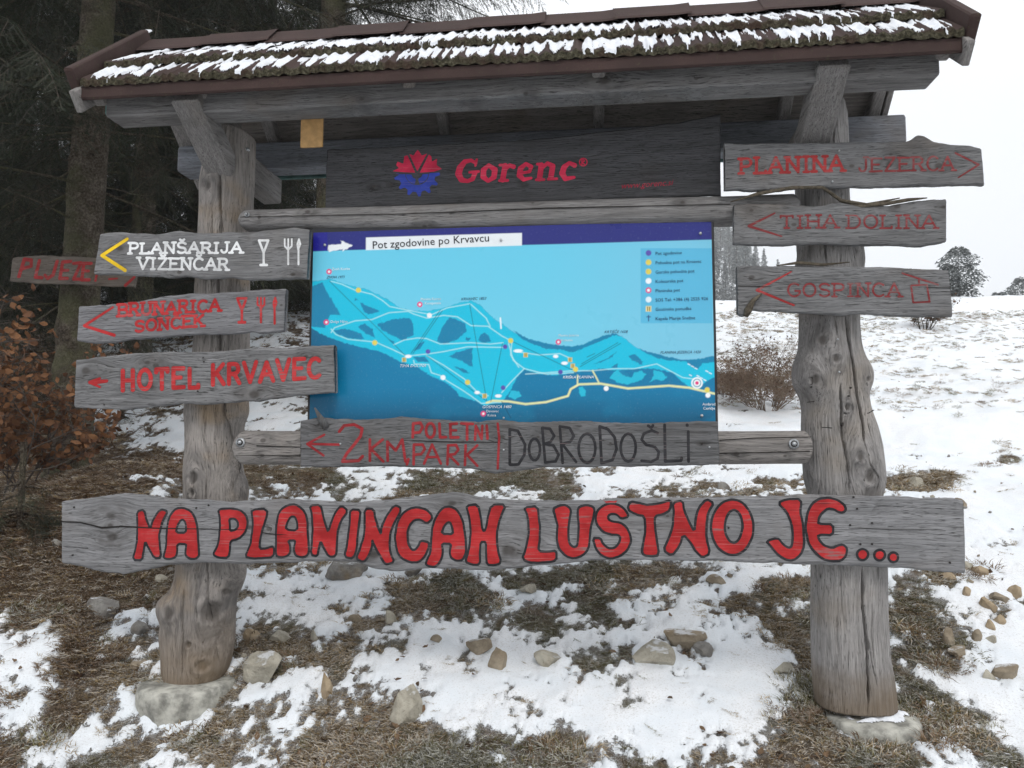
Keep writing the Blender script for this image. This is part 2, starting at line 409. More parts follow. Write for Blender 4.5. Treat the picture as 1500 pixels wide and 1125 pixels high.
def word(txt, p0, p1, hgt, r, slab=False, shear=0., jit=0., seed=1, gap=.12):
    """strokes in photo pixels: baseline p0 -> p1, cap height hgt (px), stroke radius r (px)"""
    rr = random.Random(seed)
    W = sum(FONT[c][0] for c in txt) + gap * (len(txt) - 1); out = []; x = 0
    p0 = np.array(p0, float); p1 = np.array(p1, float); d = (p1 - p0)
    for c in txt:
        w, st, se = FONT[c]; st = [list(s) for s in st]
        if slab:
            for (sx, sy) in se: st.append([(sx - .13, sy), (sx + .13, sy)])
        jy = rr.uniform(-jit, jit); jh = 1 + rr.uniform(-jit, jit)
        for s in st:
            q = []
            for (u, v) in s:
                v = v * jh + jy * .5; pt = p0 + d * ((x + u) / W) + np.array([0, -1]) * v * hgt + np.array([1, 0]) * shear * v * hgt
                q.append((pt[0], pt[1], r * (1 + rr.uniform(-.06, .06))))
            out.append(q)
        x += w + gap
    return out
def strokes(L, Y, jit=0.):
    """pixel strokes -> segments in metres on plane Y"""
    S = []
    for st in L:
        P = [(at(a[0], a[1], Y), a[2] * pxm(a[0], a[1], Y)) for a in st]
        if len(P) == 1: P = P * 2
        for a, b in zip(P[:-1], P[1:]): S.append([a[0][0], a[0][1], a[1], b[0][0], b[0][1], b[1]])
    return S
def split_shapes(S, gap=.012):
    """group segments into separate connected clumps so that each grid stays small"""
    S = [list(s) for s in S]; n = len(S); par = list(range(n))
    def fd(i):
        while par[i] != i: i = par[i]
        return i
    B = [(min(s[0], s[3]) - s[2], max(s[0], s[3]) + s[2]) for s in S]
    for i in range(n):
        for j in range(i + 1, n):
            if B[i][0] < B[j][1] and B[j][0] < B[i][1]: par[fd(i)] = fd(j)
    gr = {}
    for i in range(n): gr.setdefault(fd(i), []).append(S[i])
    return [seg_sdf(g) for g in gr.values()]

# ------------------------------------------------------------------ a sawn board traced along its edges
def board(name, label, top, bot, Yf, thick, mat_args, carve=None, res=.0035, wane=.006, group=None, tilt=0., cat='sign', parent=None, notch=None, amp=.0006):
    top = np.array(top, float); bot = np.array(bot, float)
    T = at(top[:, 0], top[:, 1], Yf); Bt = at(bot[:, 0], bot[:, 1], Yf)
    L = max(np.ptp(T[:, 0]), np.ptp(Bt[:, 0])); H = abs(T[:, 1].mean() - Bt[:, 1].mean())
    nu = int(L / res) + 2; nv = int(H / res) + 2
    def par(P):
        u = np.linspace(0, 1, nu); s = (P[:, 0] - P[0, 0]) / (P[-1, 0] - P[0, 0])
        # smooth interpolation through the traced points
        z = np.interp(u, s, P[:, 1]); k = max(3, int(.03 / res)); k += 1 - k % 2
        zp = np.pad(z, k // 2, mode='edge'); 
        zz = np.convolve(zp, np.ones(k) / k, 'valid'); e = min(k, nu // 4)
        wgt = np.clip(np.minimum(np.arange(nu), np.arange(nu)[::-1]) / e, 0, 1)
        z = z * (1 - wgt) + zz * wgt
        return P[0, 0] + u * (P[-1, 0] - P[0, 0]), z
    sd_ = (len(label) * 37 + int(top[0][0])) % 997
    tx, tz = par(T); bx, bz = par(Bt)
    tz = tz + fbm(tx * 16, 0 * tx + sd_, 0, 4, sd_) * .005; bz = bz + fbm(bx * 16, 0 * bx + sd_ + 9, 0, 4, sd_ + 5) * .005
    v = np.linspace(0, 1, nv)[None, :]
    X = bx[:, None] * (1 - v) + tx[:, None] * v; Z = bz[:, None] * (1 - v) + tz[:, None] * v
    X = X + (fbm(Z * 22, X * 0 + sd_, 0, 3, sd_) * .003) * (1 - sstep(0, .03, np.minimum(X - X[0:1], X[-1:] - X)))
    edge = np.minimum(v * H, (1 - v) * H) + 0 * X
    eu = np.minimum(X - X[0:1], X[-1:] - X)
    y = Yf + amp * fbm(X * 5, Z * 170, 0, 3, sd_) + .0012 * fbm(X * 2.5, Z * 9, 0, 2, sd_)
    y = y + wane * (1 - sstep(0, wane * 1.6, edge)) ** 2 * (1 + .8 * fbm(X * 18, Z * 30, 0, 2, sd_)) + .004 * (1 - sstep(0, .006, eu)) ** 2
    shapes = None
    if carve:
        for (S, dep) in carve:
            f, bb = seg_sdf(S)
            i0 = (X > bb[0] - .01) & (X < bb[2] + .01) & (Z > bb[1] - .01) & (Z < bb[3] + .01)
            dd = f(X[i0], Z[i0]); w = 1 - sstep(.0005, .0045, dd)
            y[i0] = y[i0] * (1 - w) + (Yf + dep) * w
    V = np.stack([X, y, Z], -1).reshape(-1, 3)
    # back and rim
    step = max(1, int(.05 / res)); iu = np.unique(np.append(np.arange(0, nu, 1), nu - 1))
    rim_t = np.stack([tx, np.full(nu, Yf + thick) + .003 * fbm(tx * 9, 0 * tx, 0, 2, sd_), tz - .004], -1)
    rim_b = np.stack([bx, np.full(nu, Yf + thick), bz + .004], -1)
    mid_t = np.stack([tx, np.full(nu, Yf + thick * .5), tz + .003 * fbm(tx * 30, 0 * tx, 0, 3, sd_ + 1)], -1)
    mid_b = np.stack([bx, np.full(nu, Yf + thick * .5), bz - .003 * fbm(bx * 30, 0 * bx, 0, 3, sd_ + 2)], -1)
    o = len(V); V = np.concatenate([V, mid_t, rim_t, mid_b, rim_b])
    Q = [grid_faces(nu, nv)]
    a = np.arange(nu - 1); ft = a * nv + nv - 1; fb = a * nv
    mt = o + a; rt = o + nu + a; mb = o + 2 * nu + a; rb = o + 3 * nu + a
    Q.append(np.stack([ft, ft + nv, mt + 1, mt], 1)); Q.append(np.stack([mt, mt + 1, rt + 1, rt], 1))
    Q.append(np.stack([fb + nv, fb, mb, mb + 1], 1)); Q.append(np.stack([mb + 1, mb, rb, rb + 1], 1))
    Q.append(np.stack([rt, rt + 1, rb + 1, rb], 1))
    Q = [np.concatenate(Q)]
    ends = []
    for k, rev in ((0, True), (nu - 1, False)):
        ring = [k * nv + j for j in range(nv)] + [o + k, o + nu + k, o + 3 * nu + k, o + 2 * nu + k]
        if rev: ring = ring[::-1]
        ends.append(np.array([ring]))
    cx, cz = float(X.mean()), float(Z.min())
    loc = (cx, Yf + thick / 2, cz)
    if parent is None: root = thing(name, label, cat, loc, group)
    else: root = parent
    org = ORG[root.name]
    kn = [(float(at(a_, b_, Yf)[0] - org[0]), float(at(a_, b_, Yf)[1] - org[2]), r_ * pxm(a_, b_, Yf)) for a_, b_, r_ in mat_args.pop('knots', [])]
    m = wood('weathered_' + name, knots=kn, **mat_args)
    put('plank', V, Q + ends, m, root)
    return root

M = {}
M['red'] = paint('red_sign_paint', s2l(186, 34, 38), .34, seed=1)
M['red_faded'] = paint('faded_red_sign_paint', s2l(158, 30, 32), .34, seed=2)
M['red_brush'] = paint('brushed_red_sign_paint', s2l(150, 26, 34), .2, seed=14)
M['red_dull'] = paint('dull_red_sign_paint', s2l(128, 34, 38), .4, seed=3)
M['bigred'] = paint('thick_red_board_paint', s2l(176, 24, 28), .30, seed=4, sc=.7)
M['black'] = paint('black_line_paint', (.012, .012, .016), .08, seed=5)
M['white'] = paint('white_sign_paint', (.78, .79, .8), .12, seed=6)
M['yellow'] = paint('yellow_sign_paint', s2l(236, 196, 10), .12, seed=7)
M['crimson'] = paint('crimson_sign_paint', s2l(205, 30, 72), .12, seed=8)
M['blue'] = paint('blue_sign_paint', s2l(42, 66, 170), .1, seed=9)
M['crack'] = plain('split_in_the_wood', (.018, .016, .015), .95)
M['steel'] = plain('galvanised_steel', (.5, .52, .54), .4, .5, .2, 60, .8)
M['nail'] = plain('rusty_nail_head', (.03, .026, .024), .7, .3)
# ------------------------------------------------------------------ the information stand
STAND = thing('information_stand', 'large weathered timber stand with two knobbly log posts and a small snow-dusted tiled roof', 'information stand', (0, 0, 0))
def knots_at(L, Y, org=(0, 0, 0)):
    return [(float(at(a, b, Y)[0] - org[0]), float(at(a, b, Y)[1] - org[2]), r * pxm(a, b, Y)) for a, b, r in L]
def log_post(name, rows, cracks, knots, bumps, ry, mat, parent, seed, nub=()):
    rows = np.array(rows, float); Yc = -.02
    l = at(rows[:, 1], rows[:, 0], Yc); r = at(rows[:, 2], rows[:, 0], Yc)
    z = (l[:, 1] + r[:, 1]) / 2; o = np.argsort(z); z = z[o]; lx = l[o, 0]; rx = r[o, 0]
    nz = int((z[-1] - z[0]) / .008); Z = np.linspace(z[0], z[-1], nz)
    def sm(v):
        q = np.interp(Z, z, v); k = 7; qp = np.pad(q, k // 2, mode='edge'); return np.convolve(qp, np.ones(k) / k, 'valid')
    LX, RX = sm(lx), sm(rx); cx = (LX + RX) / 2; hw = (RX - LX) / 2
    th = np.concatenate([np.linspace(math.pi, 2 * math.pi, 200, endpoint=False), np.linspace(0, math.pi, 40, endpoint=False)])
    TH, ZZ = np.meshgrid(th, Z, indexing='ij')
    c, s = np.cos(TH), np.sin(TH)
    sq = (np.abs(c) ** 2.3 + np.abs(s) ** 2.3) ** (-1 / 2.3)
    ryz = ry(Z) if callable(ry) else ry
    lump = .012 * fbm(c * 1.6 + seed, s * 1.6, ZZ * 2.2, 3, seed) + .004 * fbm(c * 6 + seed, s * 6, ZZ * 5, 3, seed + 3) + .0035 * fbm(TH * 22, ZZ * 1.8, 0, 4, seed, .6)
    X = cx[None] + (hw[None]) * c * sq ** .9
    Y = s * (ryz * sq) ; Y = Y + s * lump * (s < 0) ; X = X + c * lump * .25
    for (px, py, rp, hgt) in bumps:
        q = at(px, py, -ryz if not callable(ry) else -.16); rr = rp * pxm(px, py, -.16)
        d = np.hypot(X - q[0], (ZZ - q[1]) * .8); f = np.clip(1 - d / (rr * 1.7), 0, 1)
        Y = np.where(s < 0, Y - hgt * f * f * (3 - 2 * f), Y)
    for (px, py, rp) in knots:
        q = at(px, py, -.16); rr = rp * pxm(px, py, -.16); d = np.hypot(X - q[0], ZZ - q[1])
        ringb = np.exp(-((d - rr * 1.25) / (rr * .35)) ** 2) * .006 - .006 * (1 - sstep(rr * .5, rr, d))
        Y = np.where(s < 0, Y - ringb, Y)
    rc = random.Random(seed * 7)
    for _ in range(26):   # many short drying checks
        yy = rc.uniform(rows[2, 0], rows[-3, 0]); a0 = np.interp(yy, rows[:, 0], rows[:, 1]); b0 = np.interp(yy, rows[:, 0], rows[:, 2]); xx = a0 + (b0 - a0) * rc.uniform(.12, .9); ll = rc.uniform(25, 110)
        cracks = cracks + [([(xx, yy), (xx + rc.uniform(-3, 3), yy + ll * .5), (xx + rc.uniform(-4, 4), yy + ll)], rc.uniform(.9, 1.6), rc.uniform(.004, .009))]
    for (pl, wpx, dep) in cracks:
        p = at([a[0] for a in pl], [a[1] for a in pl], -.16); oo = np.argsort(p[:, 1]); pz, pX = p[oo, 1], p[oo, 0]
        xc = np.interp(Z, pz, pX); xc = xc + .004 * fbm(Z * 14, Z * 0 + seed, 0, 3, seed + 7)
        ends = np.clip(np.minimum(Z - pz[0], pz[-1] - Z) / .08, 0, 1)
        w = wpx * pxm(pl[0][0], pl[0][1], -.16) * .5 * (.5 + .5 * ends) * (1 + .35 * fbm(Z * 20, Z * 0, 0, 2, seed))
        g = 1 - sstep(w[None] * .55, w[None] * 1.15, np.abs(X - xc[None]))
        Y = np.where(s < 0, Y + dep * g * (ends[None] > 0) * np.minimum(1, ends[None] * 2), Y)
    V = np.stack([X, Y, ZZ], -1).reshape(-1, 3); nu = len(th)
    Q = grid_faces(nu, nz, wrap=True)
    capb = np.array([[i * nz for i in range(nu)][::-1]]); capt = np.array([[i * nz + nz - 1 for i in range(nu)]])
    return put(name, V, [Q, capb, capt], mat, parent)
LP = [(197, 322, 364), (206, 308, 365), (222, 306, 365), (240, 305, 364), (262, 299, 364), (272, 297, 363), (300, 297, 362), (335, 296, 357), (400, 292, 357), (430, 290, 357), (500, 288, 357), (560, 284, 355), (590, 276, 356), (605, 273, 357), (620, 276, 349), (655, 276, 346), (690, 272, 347), (705, 272, 354), (722, 272, 357), (740, 270, 353), (820, 263, 350), (835, 261, 354), (850, 258, 352), (865, 253, 346), (876, 236, 341), (886, 232, 339), (900, 233, 338), (912, 240, 337), (930, 236, 337), (945, 238, 336), (965, 240, 332), (980, 240, 328), (992, 244, 322)]
lk = [(303, 270, 8), (284, 700, 9), (306, 897, 15), (248, 897, 10), (275, 945, 5), (292, 978, 9), (346, 712, 9), (322, 870, 5), (281, 722, 6)]
lcr = [([(320, 214), (321, 330), (317, 420), (321, 560), (324, 640), (327, 700), (331, 728)], 4.2, .03), ([(310, 300), (309, 440), (311, 520)], 2.2, .012), ([(300, 690), (300, 780), (303, 860), (307, 915)], 2.2, .012), ([(268, 860), (266, 930), (266, 990)], 2.4, .016), ([(345, 840), (322, 915), (306, 945), (308, 990)], 2.2, .01), ([(284, 830), (290, 900), (291, 940)], 1.6, .008), ([(341, 600), (336, 690), (338, 820)], 1.8, .01), ([(337, 230), (334, 330)], 1.5, .006)]
mL = wood('weathered_left_post', 1.28, 'Z', knots_at(lk, -.16), seed=3.1, warm=.09, stain=.75, stainc=(.33, .235, .14), base_stain=(0.0, .35, (.2, .14, .08)))
log_post('post', LP, lcr, lk, [(306, 897, 26, .035), (248, 897, 18, .02), (346, 712, 14, .02), (283, 705, 16, .012), (350, 850, 16, .02)], .155, mL, STAND, 3)
RP = [(162, 1188, 1232), (170, 1174, 1238), (188, 1168, 1240), (200, 1168, 1240), (235, 1167, 1242), (290, 1170, 1242), (330, 1170, 1245), (360, 1171, 1262), (372, 1172, 1264), (388, 1167, 1266), (400, 1168, 1263), (460, 1175, 1257), (500, 1174, 1259), (515, 1172, 1262), (528, 1166, 1268), (540, 1163, 1277), (555, 1163, 1279), (568, 1166, 1275), (578, 1174, 1270), (600, 1178, 1274), (625, 1177, 1284), (650, 1177, 1291), (680, 1179, 1295), (700, 1180, 1297), (712, 1183, 1296), (722, 1186, 1292), (735, 1189, 1290), (830, 1192, 1298), (900, 1191, 1299), (960, 1192, 1303), (985, 1193, 1308), (1005, 1194, 1311), (1033, 1197, 1313)]
rk = [(1205, 499, 8), (1223, 526, 7), (1194, 556, 8), (1239, 596, 6), (1257, 669, 8), (1273, 698, 11), (1184, 706, 5), (1275, 554, 5), (1233, 622, 3), (1192, 192, 8), (1259, 348, 6)]
rcr = [([(1241, 462), (1246, 510), (1253, 560), (1261, 600), (1264, 640), (1272, 680), (1286, 700), (1285, 725)], 2.2, .012), ([(1238, 462), (1243, 500), (1250, 540), (1253, 560), (1257, 590), (1264, 625), (1266, 650)], 4, .03), ([(1222, 462), (1226, 500)], 2.6, .014), ([(1230, 560), (1231, 620), (1237, 655), (1242, 690), (1244, 722)], 3.6, .024), ([(1262, 832), (1263, 890), (1270, 950), (1270, 1000), (1271, 1033)], 5.2, .035), ([(1270, 930), (1277, 970), (1284, 1005)], 2.2, .012), ([(1206, 832), (1209, 900), (1207, 960)], 1.8, .008), ([(1208, 330), (1212, 385)], 3.4, .02), ([(1222, 165), (1220, 230)], 2.6, .014), ([(1190, 690), (1198, 706), (1200, 722)], 2, .01), ([(1230, 840), (1228, 930), (1232, 985)], 1.5, .006)]
mR = wood('weathered_right_post', 1.34, 'Z', knots_at(rk, -.16), seed=8.3, warm=.045, stain=.4, stainc=(.27, .215, .15), base_stain=(0., .22, (.17, .12, .07)))
log_post('post', RP, rcr, rk, [(1205, 499, 20, .02), (1223, 526, 16, .016), (1194, 556, 24, .028), (1257, 669, 20, .02), (1273, 698, 24, .02), (1184, 706, 12, .015), (1239, 596, 14, .012)], lambda z: .15 + .03 * sstep(1.9, .2, z) * 0 + .02, mR, STAND, 11)
# staples and nails left in the posts
def nail(px, py, Y, r=.004, m='nail', parent=STAND, name='nail'):
    x, z = at(px, py, Y); p = [(x, Y - .006, z), (x, Y + .01, z)]
    V, Fs = tube(p, [r, r * .7], 8); return put(name, V, Fs, M[m], parent)
for q in [(1227, 497), (1229, 545), (1188, 567), (1246, 568), (1243, 580), (1233, 622)]: nail(q[0], q[1], -.195, .0045, 'nail' if q[1] > 550 else 'steel')
for a, b in [((1206, 626), (1218, 627)), ((1184, 589), (1192, 588)), ((1272, 605), (1279, 601)), ((1189, 553), (1189, 563))]:
    A = at(*a, -.19); B = at(*b, -.19); V, Fs = tube([(A[0], -.175, A[1]), (A[0], -.197, A[1]), (B[0], -.197, B[1]), (B[0], -.175, B[1])], .0022, 6); put('staple', V, Fs, M['nail'], STAND)

# round-nosed cross rails between the posts
def rail(px0, px1, y0t, y0b, y1t, y1b, Yf, seed, mat, end0=True):
    a = at([px0, px1], [y0t, y1t], Yf); b = at([px0, px1], [y0b, y1b], Yf); x0, x1 = a[0, 0], a[1, 0]
    n = 260; x = np.linspace(x0, x1, n); t = (x - x0) / (x1 - x0)
    zt = a[0, 1] + t * (a[1, 1] - a[0, 1]); zb = b[0, 1] + t * (b[1, 1] - b[0, 1]); zc = (zt + zb) / 2; h = (zt - zb) / 2
    nose = np.sqrt(np.clip(1 - np.clip(1 - (x - x0) / .05, 0, 1) ** 2, .02, 1)); nose2 = np.sqrt(np.clip(1 - np.clip(1 - (x1 - x) / .02, 0, 1) ** 2, .3, 1))
    k = 36; th = np.linspace(0, 2 * math.pi, k, endpoint=False)
    # flattened front, rounded top and bottom
    c, s = np.cos(th), np.sin(th); pr = (np.abs(c) ** 3 + np.abs(s) ** 3) ** (-1 / 3)
    TH, X = np.meshgrid(th, x, indexing='ij')
    hh = (h * nose * nose2)[None]; lum = .003 * fbm(X * 3, TH, 0, 3, seed) + .0012 * fbm(X * 2, TH * 9, 0, 3, seed + 4)
    Z = zc[None] + (hh + lum) * (s * pr)[:, None]; Y = Yf + .07 - (.07 + lum * .6) * (c * pr)[:, None] * (nose * .35 + .65)[None]
    V = np.stack([X, Y, Z], -1).reshape(-1, 3)
    caps = [np.array([[i * n for i in range(k)]]), np.array([[i * n + n - 1 for i in range(k)][::-1]])]
    return put('rail', V, [grid_faces(k, n, wrap=True)] + caps, mat, STAND)
mrail = wood('weathered_rail', 1.02, 'X', knots_at([(380, 318, 3), (620, 330, 4), (780, 296, 3), (1000, 296, 4), (450, 310, 4)], -.19), seed=5.5, warm=.03, stain=.45)
mrail2 = wood('weathered_lower_rail', 1.1, 'X', knots_at([(385, 645, 4), (384, 667, 3), (1079, 665, 4), (1150, 668, 3)], -.19), seed=6.5, warm=.07, stain=.45)
rail(346, 1172, 304, 335, 279, 323, -.19, 5, mrail)
rail(338, 1190, 631, 681, 631, 680, -.19, 6, mrail2)
def bolt(px, py, Y, r):
    x, z = at(px, py, Y)
    w_ = put('bolt', *tube([(x, Y - .003, z), (x, Y + .006, z)], [r, r], 20), M['steel'], STAND)
    put('nut', *tube([(x, Y - .012, z), (x, Y - .003, z)], [r * .45, r * .5], 6), M['steel'], w_)
    put('collar', *tube([(x, Y - .0045, z), (x, Y - .002, z)], [r * .68, r * .68], 20), M['nail'], w_)
bolt(362, 314, -.195, .012); bolt(352, 648, -.196, .022); bolt(1163, 650, -.196, .022)
# split lines in the rails
flat('crack', [seg_sdf(strokes([[(376, 653, .7), (400, 654, .8), (440, 655, .5)], [(345, 667, .4), (440, 668, .9)]], -.194)), seg_sdf(strokes([[(1054, 645, .7), (1100, 642, .8), (1188, 640, .6)], [(1054, 664, .9), (1120, 663, .8), (1186, 661, .7)]], -.194)),
     seg_sdf(strokes([[(352, 318, .5), (600, 313, .6), (800, 305, .8), (1070, 299, .6)]], -.194))], -.194, M['crack'], STAND, .003)

# ------------------------------------------------------------------ roof
XL, XR = -2.0, 1.96
EY, EZ = -.54, 2.85; SA = math.radians(38.5); SL = math.tan(SA); RY = .03; RZ = EZ + (RY - EY) * SL
mdark = wood('sheltered_roof_timber', 1.0, 'X', seed=12, warm=.08, stain=.4)
mdarkY = wood('sheltered_rafter_timber', 1.15, 'Y', seed=13, warm=.06, stain=.4)
mpur = wood('weathered_purlin', .85, 'X', knots_at([(240, 140, 5), (690, 148, 4), (770, 137, 4), (885, 118, 9), (530, 145, 4), (1020, 115, 4)], -.44), seed=14, warm=.03, stain=.5)
mblue = wood('skylit_back_purlin_timber', 1.0, 'X', seed=15, warm=-.06, stain=.3, cool=.06)  # pale blue skylight on the back purlin put into its timber colour
def bput(name, p0, p1, w, h, mat, parent=STAND, up=(0, 0, 1), seed=0, label=None, **k):
    V, Fs = beam(p0, p1, w, h, up, seed=seed, **k); return put(name, V, Fs, mat, parent, smooth=False, label=label)
bput('purlin', (-1.90, -.37, 2.79), (1.87, -.37, 2.785), .14, .14, mpur, seed=1, segs=30)
bput('purlin', (-1.965, .37, 2.80), (2.015, .37, 2.79), .14, .15, mblue, seed=2, segs=30)
roof = bput('roof', (XL + .12, .03, RZ - .23), (XR - .12, .03, RZ - .23), .1, .12, mdark, seed=3)
bput('flashing', (-1.912, -.37, 2.79), (-1.903, -.37, 2.79), .11, .10, plain('verdigris_tin', (.16, .3, .28), .6), seed=3)
for x, dx in ((-1.535, .0), (1.50, .0)):
    mb = wood('weathered_brace', .95, 'Y', [], seed=16 + x, warm=.05, stain=.4)
    sx = x + .06 if x < 0 else x - .07
    bput('brace', (sx, -.10, 2.565), (sx, -.46, 2.80), .135, .115, mb, seed=21)
    bput('brace', (x + (.05 if x < 0 else -.03), .05, 2.66), (x + (.05 if x < 0 else -.03), .52, 2.66), .11, .15, mb, seed=23)
    bput('brace', (x, .08, 2.45), (x, .40, 2.72), .10, .09, mb, seed=24)
    bput('king_post', (x, .03, 2.70), (x, .03, RZ - .30), .12, .12, mdark, up=(0, 1, 0), seed=25)
for (px, py) in ((288, 190), (1211, 147), (363, 219), (1214, 180)): nail(px, py, -.30 if py < 200 and px != 1214 else -.17, .009, 'steel', name='bolt')
# rafters
for i, x in enumerate([-1.93, -1.42, -.42, .44, 1.42, 1.88]):
    for sgn in (-1, 1):
        y1 = RY + sgn * .52; bput('rafter', (x, RY + sgn * .03, RZ - .13), (x, y1 - .03 * sgn, RZ - .13 - .46 * SL), .06, .08, mdarkY, roof, seed=30 + i)
# sheathing planks on both slopes, seen from below
mplank = wood('sheltered_roof_planks', 1.0, 'X', seed=17, warm=.10, stain=.5)
k = 0
for sgn in (-1, 1):
    for j in range(5):
        s0 = .015 + j * .105; yc = RY + sgn * (s0 + .055); zc = RZ - (s0 + .055) * SL - .062 + random.uniform(-.003, .003)
        up = (0, sgn * SL, 1.)
        V, Fs = beam((XL + .03, yc, zc), (XR - .03, yc, zc), .148, .018, up, .003, .0015, 20, seed=40 + k); k += 1
        put('roof_plank', V, Fs, mplank, roof, smooth=False)
# ---- coated metal tiles
N = NT('brown_roof_coating'); co = N.coord(); a = N.noise(co, 60, 4, .6); b = N.noise(co, 5, 3, .6); c = N.noise(co, 260, 2, .6)
col = N.mix(N.fr(b, .3, .7), (.042, .025, .022), (.066, .039, .034)); col = N.mix(N.fr(c, .35, .7), col, (.045, .026, .024))
col = N.mix(N.fr(a, .58, .72, 0, .6), col, (.07, .07, .035)); N.base(col, .8, .3); N.bump(c, .002, .7); M['roof'] = N.m
N = NT('mossy_tile_edge'); co = N.coord(); a = N.noise(co, 70, 5, .7); b = N.noise(co, 9, 3, .6); c = N.noise(co, 200, 3, .6)
col = N.ramp(a, [(.28, (.012, .011, .009)), (.42, (.04, .036, .024)), (.52, (.07, .064, .042)), (.62, (.125, .115, .08)), (.74, (.23, .22, .17))])
col = N.mix(N.fr(b, .45, .7, 0, .75), col, (.06, .034, .028)); N.base(col, .95, .1); N.bump(N.math('ADD', a, c), .008, 1); M['moss'] = N.m
N = NT('fresh_snow'); co = N.coord(); a = N.noise(co, 40, 4, .65); b = N.noise(co, 320, 2, .6)
N.base(N.mix(N.fr(a, .3, .7), (.72, .75, .80), (.84, .86, .90)), .7, .3); N.b.inputs['Subsurface Weight'].default_value = 0
N.bump(N.math('ADD', a, N.math('MULTIPLY', b, .4)), .004, .7); M['snow'] = N.m
u_s = np.array([0, math.cos(SA), math.sin(SA)]); n_s = np.array([0, -math.sin(SA), math.cos(SA)])
SLEN = (RY - EY) / math.cos(SA)
# tile course: surface point = eave + u*s + n*h(x,s); ribs run down the slope
def ribs(x, seed):
    q = x / .052 + 1.5 * fbm(x * 5, x * 0 + seed, 0, 2, seed); fr = q - np.floor(q)
    return .012 * (np.clip(1 - np.abs(fr - .5) * 2.6, 0, 1)) + .004 * vn(x * 40, x * 0 + 3, 0, seed)
courses = [(0.0, .36, 0.0), (.235, .54, .034)]
npan = 12; pw = (XR - XL - .08) / npan
for side in (1, -1):
    for ci, (s0, ln, lift) in enumerate(courses):
        for p in range(npan):
            xa = XL + .04 + p * pw + (.0 if ci % 2 == 0 else 0); xb = xa + pw + .004
            nx = 64; x = np.linspace(xa, xb, nx); hr = ribs(x, 5 + ci) + .004 * (p % 2) + fbm(x * 2, x * 0 + ci, 0, 2, 3) * .004
            ss = np.array([0, .0, .012, .05, .12, min(ln, SLEN - s0 + .02) * .8, min(ln, SLEN - s0 + .02)])
            hh = np.array([-.030, -.006, .0, 0, 0, 0, 0])
            rows = []
            for s, h0 in zip(ss, hh):
                jit = .004 * vn(x * 60, x * 0, 0, ci) if h0 < 0 else 0
                P = np.array([0, EY, EZ]) + np.outer(np.full(nx, s0 + s) + (jit if h0 < 0 else 0), u_s) + np.outer(lift * (1 - s / .4) + hr * (1 if h0 > -.01 else .6), n_s) + np.array([0, 0, h0])
                P[:, 0] = x
                if side < 0: P[:, 1] = 2 * RY - P[:, 1]
                rows.append(P)
            V = np.concatenate(rows).reshape(len(ss), nx, 3).transpose(1, 0, 2).reshape(-1, 3)
            Q = grid_faces(nx, len(ss)); o = put('roof_tile', V, Q, [M['roof'], M['moss']], roof, smooth=False)
            mi = np.tile([1, 1, 0, 0, 0, 0], nx - 1)[:len(Q)]; o.data.polygons.foreach_set('material_index', mi.astype(np.int32))
# ---- thin streaky snow lying between the ribs of the front slope
for ci, (s0, s1) in enumerate([(.0, .235), (.235, .62)]):
    lift = courses[ci][2]; nx = 1500; ns = 44
    x = np.linspace(XL + .06, XR - .06, nx); s = np.linspace(-.012, s1 - s0, ns); X, S = np.meshgrid(x, s, indexing='ij')
    hr = ribs(X, 5 + ci)
    streak = fbm(X * 31, S * 1.6, 0, 3, 31 + ci); fine = fbm(X * 75, S * 9, 0, 3, 37 + ci); big = fbm(X * 1.6, S * 1.5, 0, 2, 41)
    amt =  .27 + 1.05 * streak + .8 * fine + .35 * big - hr * 38 + .35 * sstep(.03, .16, S) - .05
    edge = .55 + .9 * (vn(X * 9.5, X * 0, 0, 51 + ci) > .18)
    amt = amt - 1.4 * (1 - sstep(-.012, .03, S)) * (edge < 1) - .5 * (1 - sstep(.0, .05, S))
    lay = sstep(-.02, .35, amt); drip = (edge > 1) & (S < .02)
    H = .0 + .009 * lay * (1 + .4 * fine)
    base_h = lift * (1 - np.clip(S, 0, 1) / .4) + hr + .0015 + np.where(S < 0, -.014 * sstep(0, -.012, S), 0)
    P = np.array([0, EY, EZ]) + (s0 + S)[..., None] * u_s + (base_h + H)[..., None] * n_s; P[..., 0] = X
    keep = (amt > 0)
    kf = (keep[:-1, :-1] & keep[1:, :-1] & keep[1:, 1:] & keep[:-1, 1:]).reshape(-1)
    Q = grid_faces(nx, ns)[kf]
    used = np.unique(Q); mp = np.full(nx * ns, -1); mp[used] = np.arange(len(used))
    put('snow_streaks', P.reshape(-1, 3)[used], mp[Q], M['snow'], roof, kind='stuff')
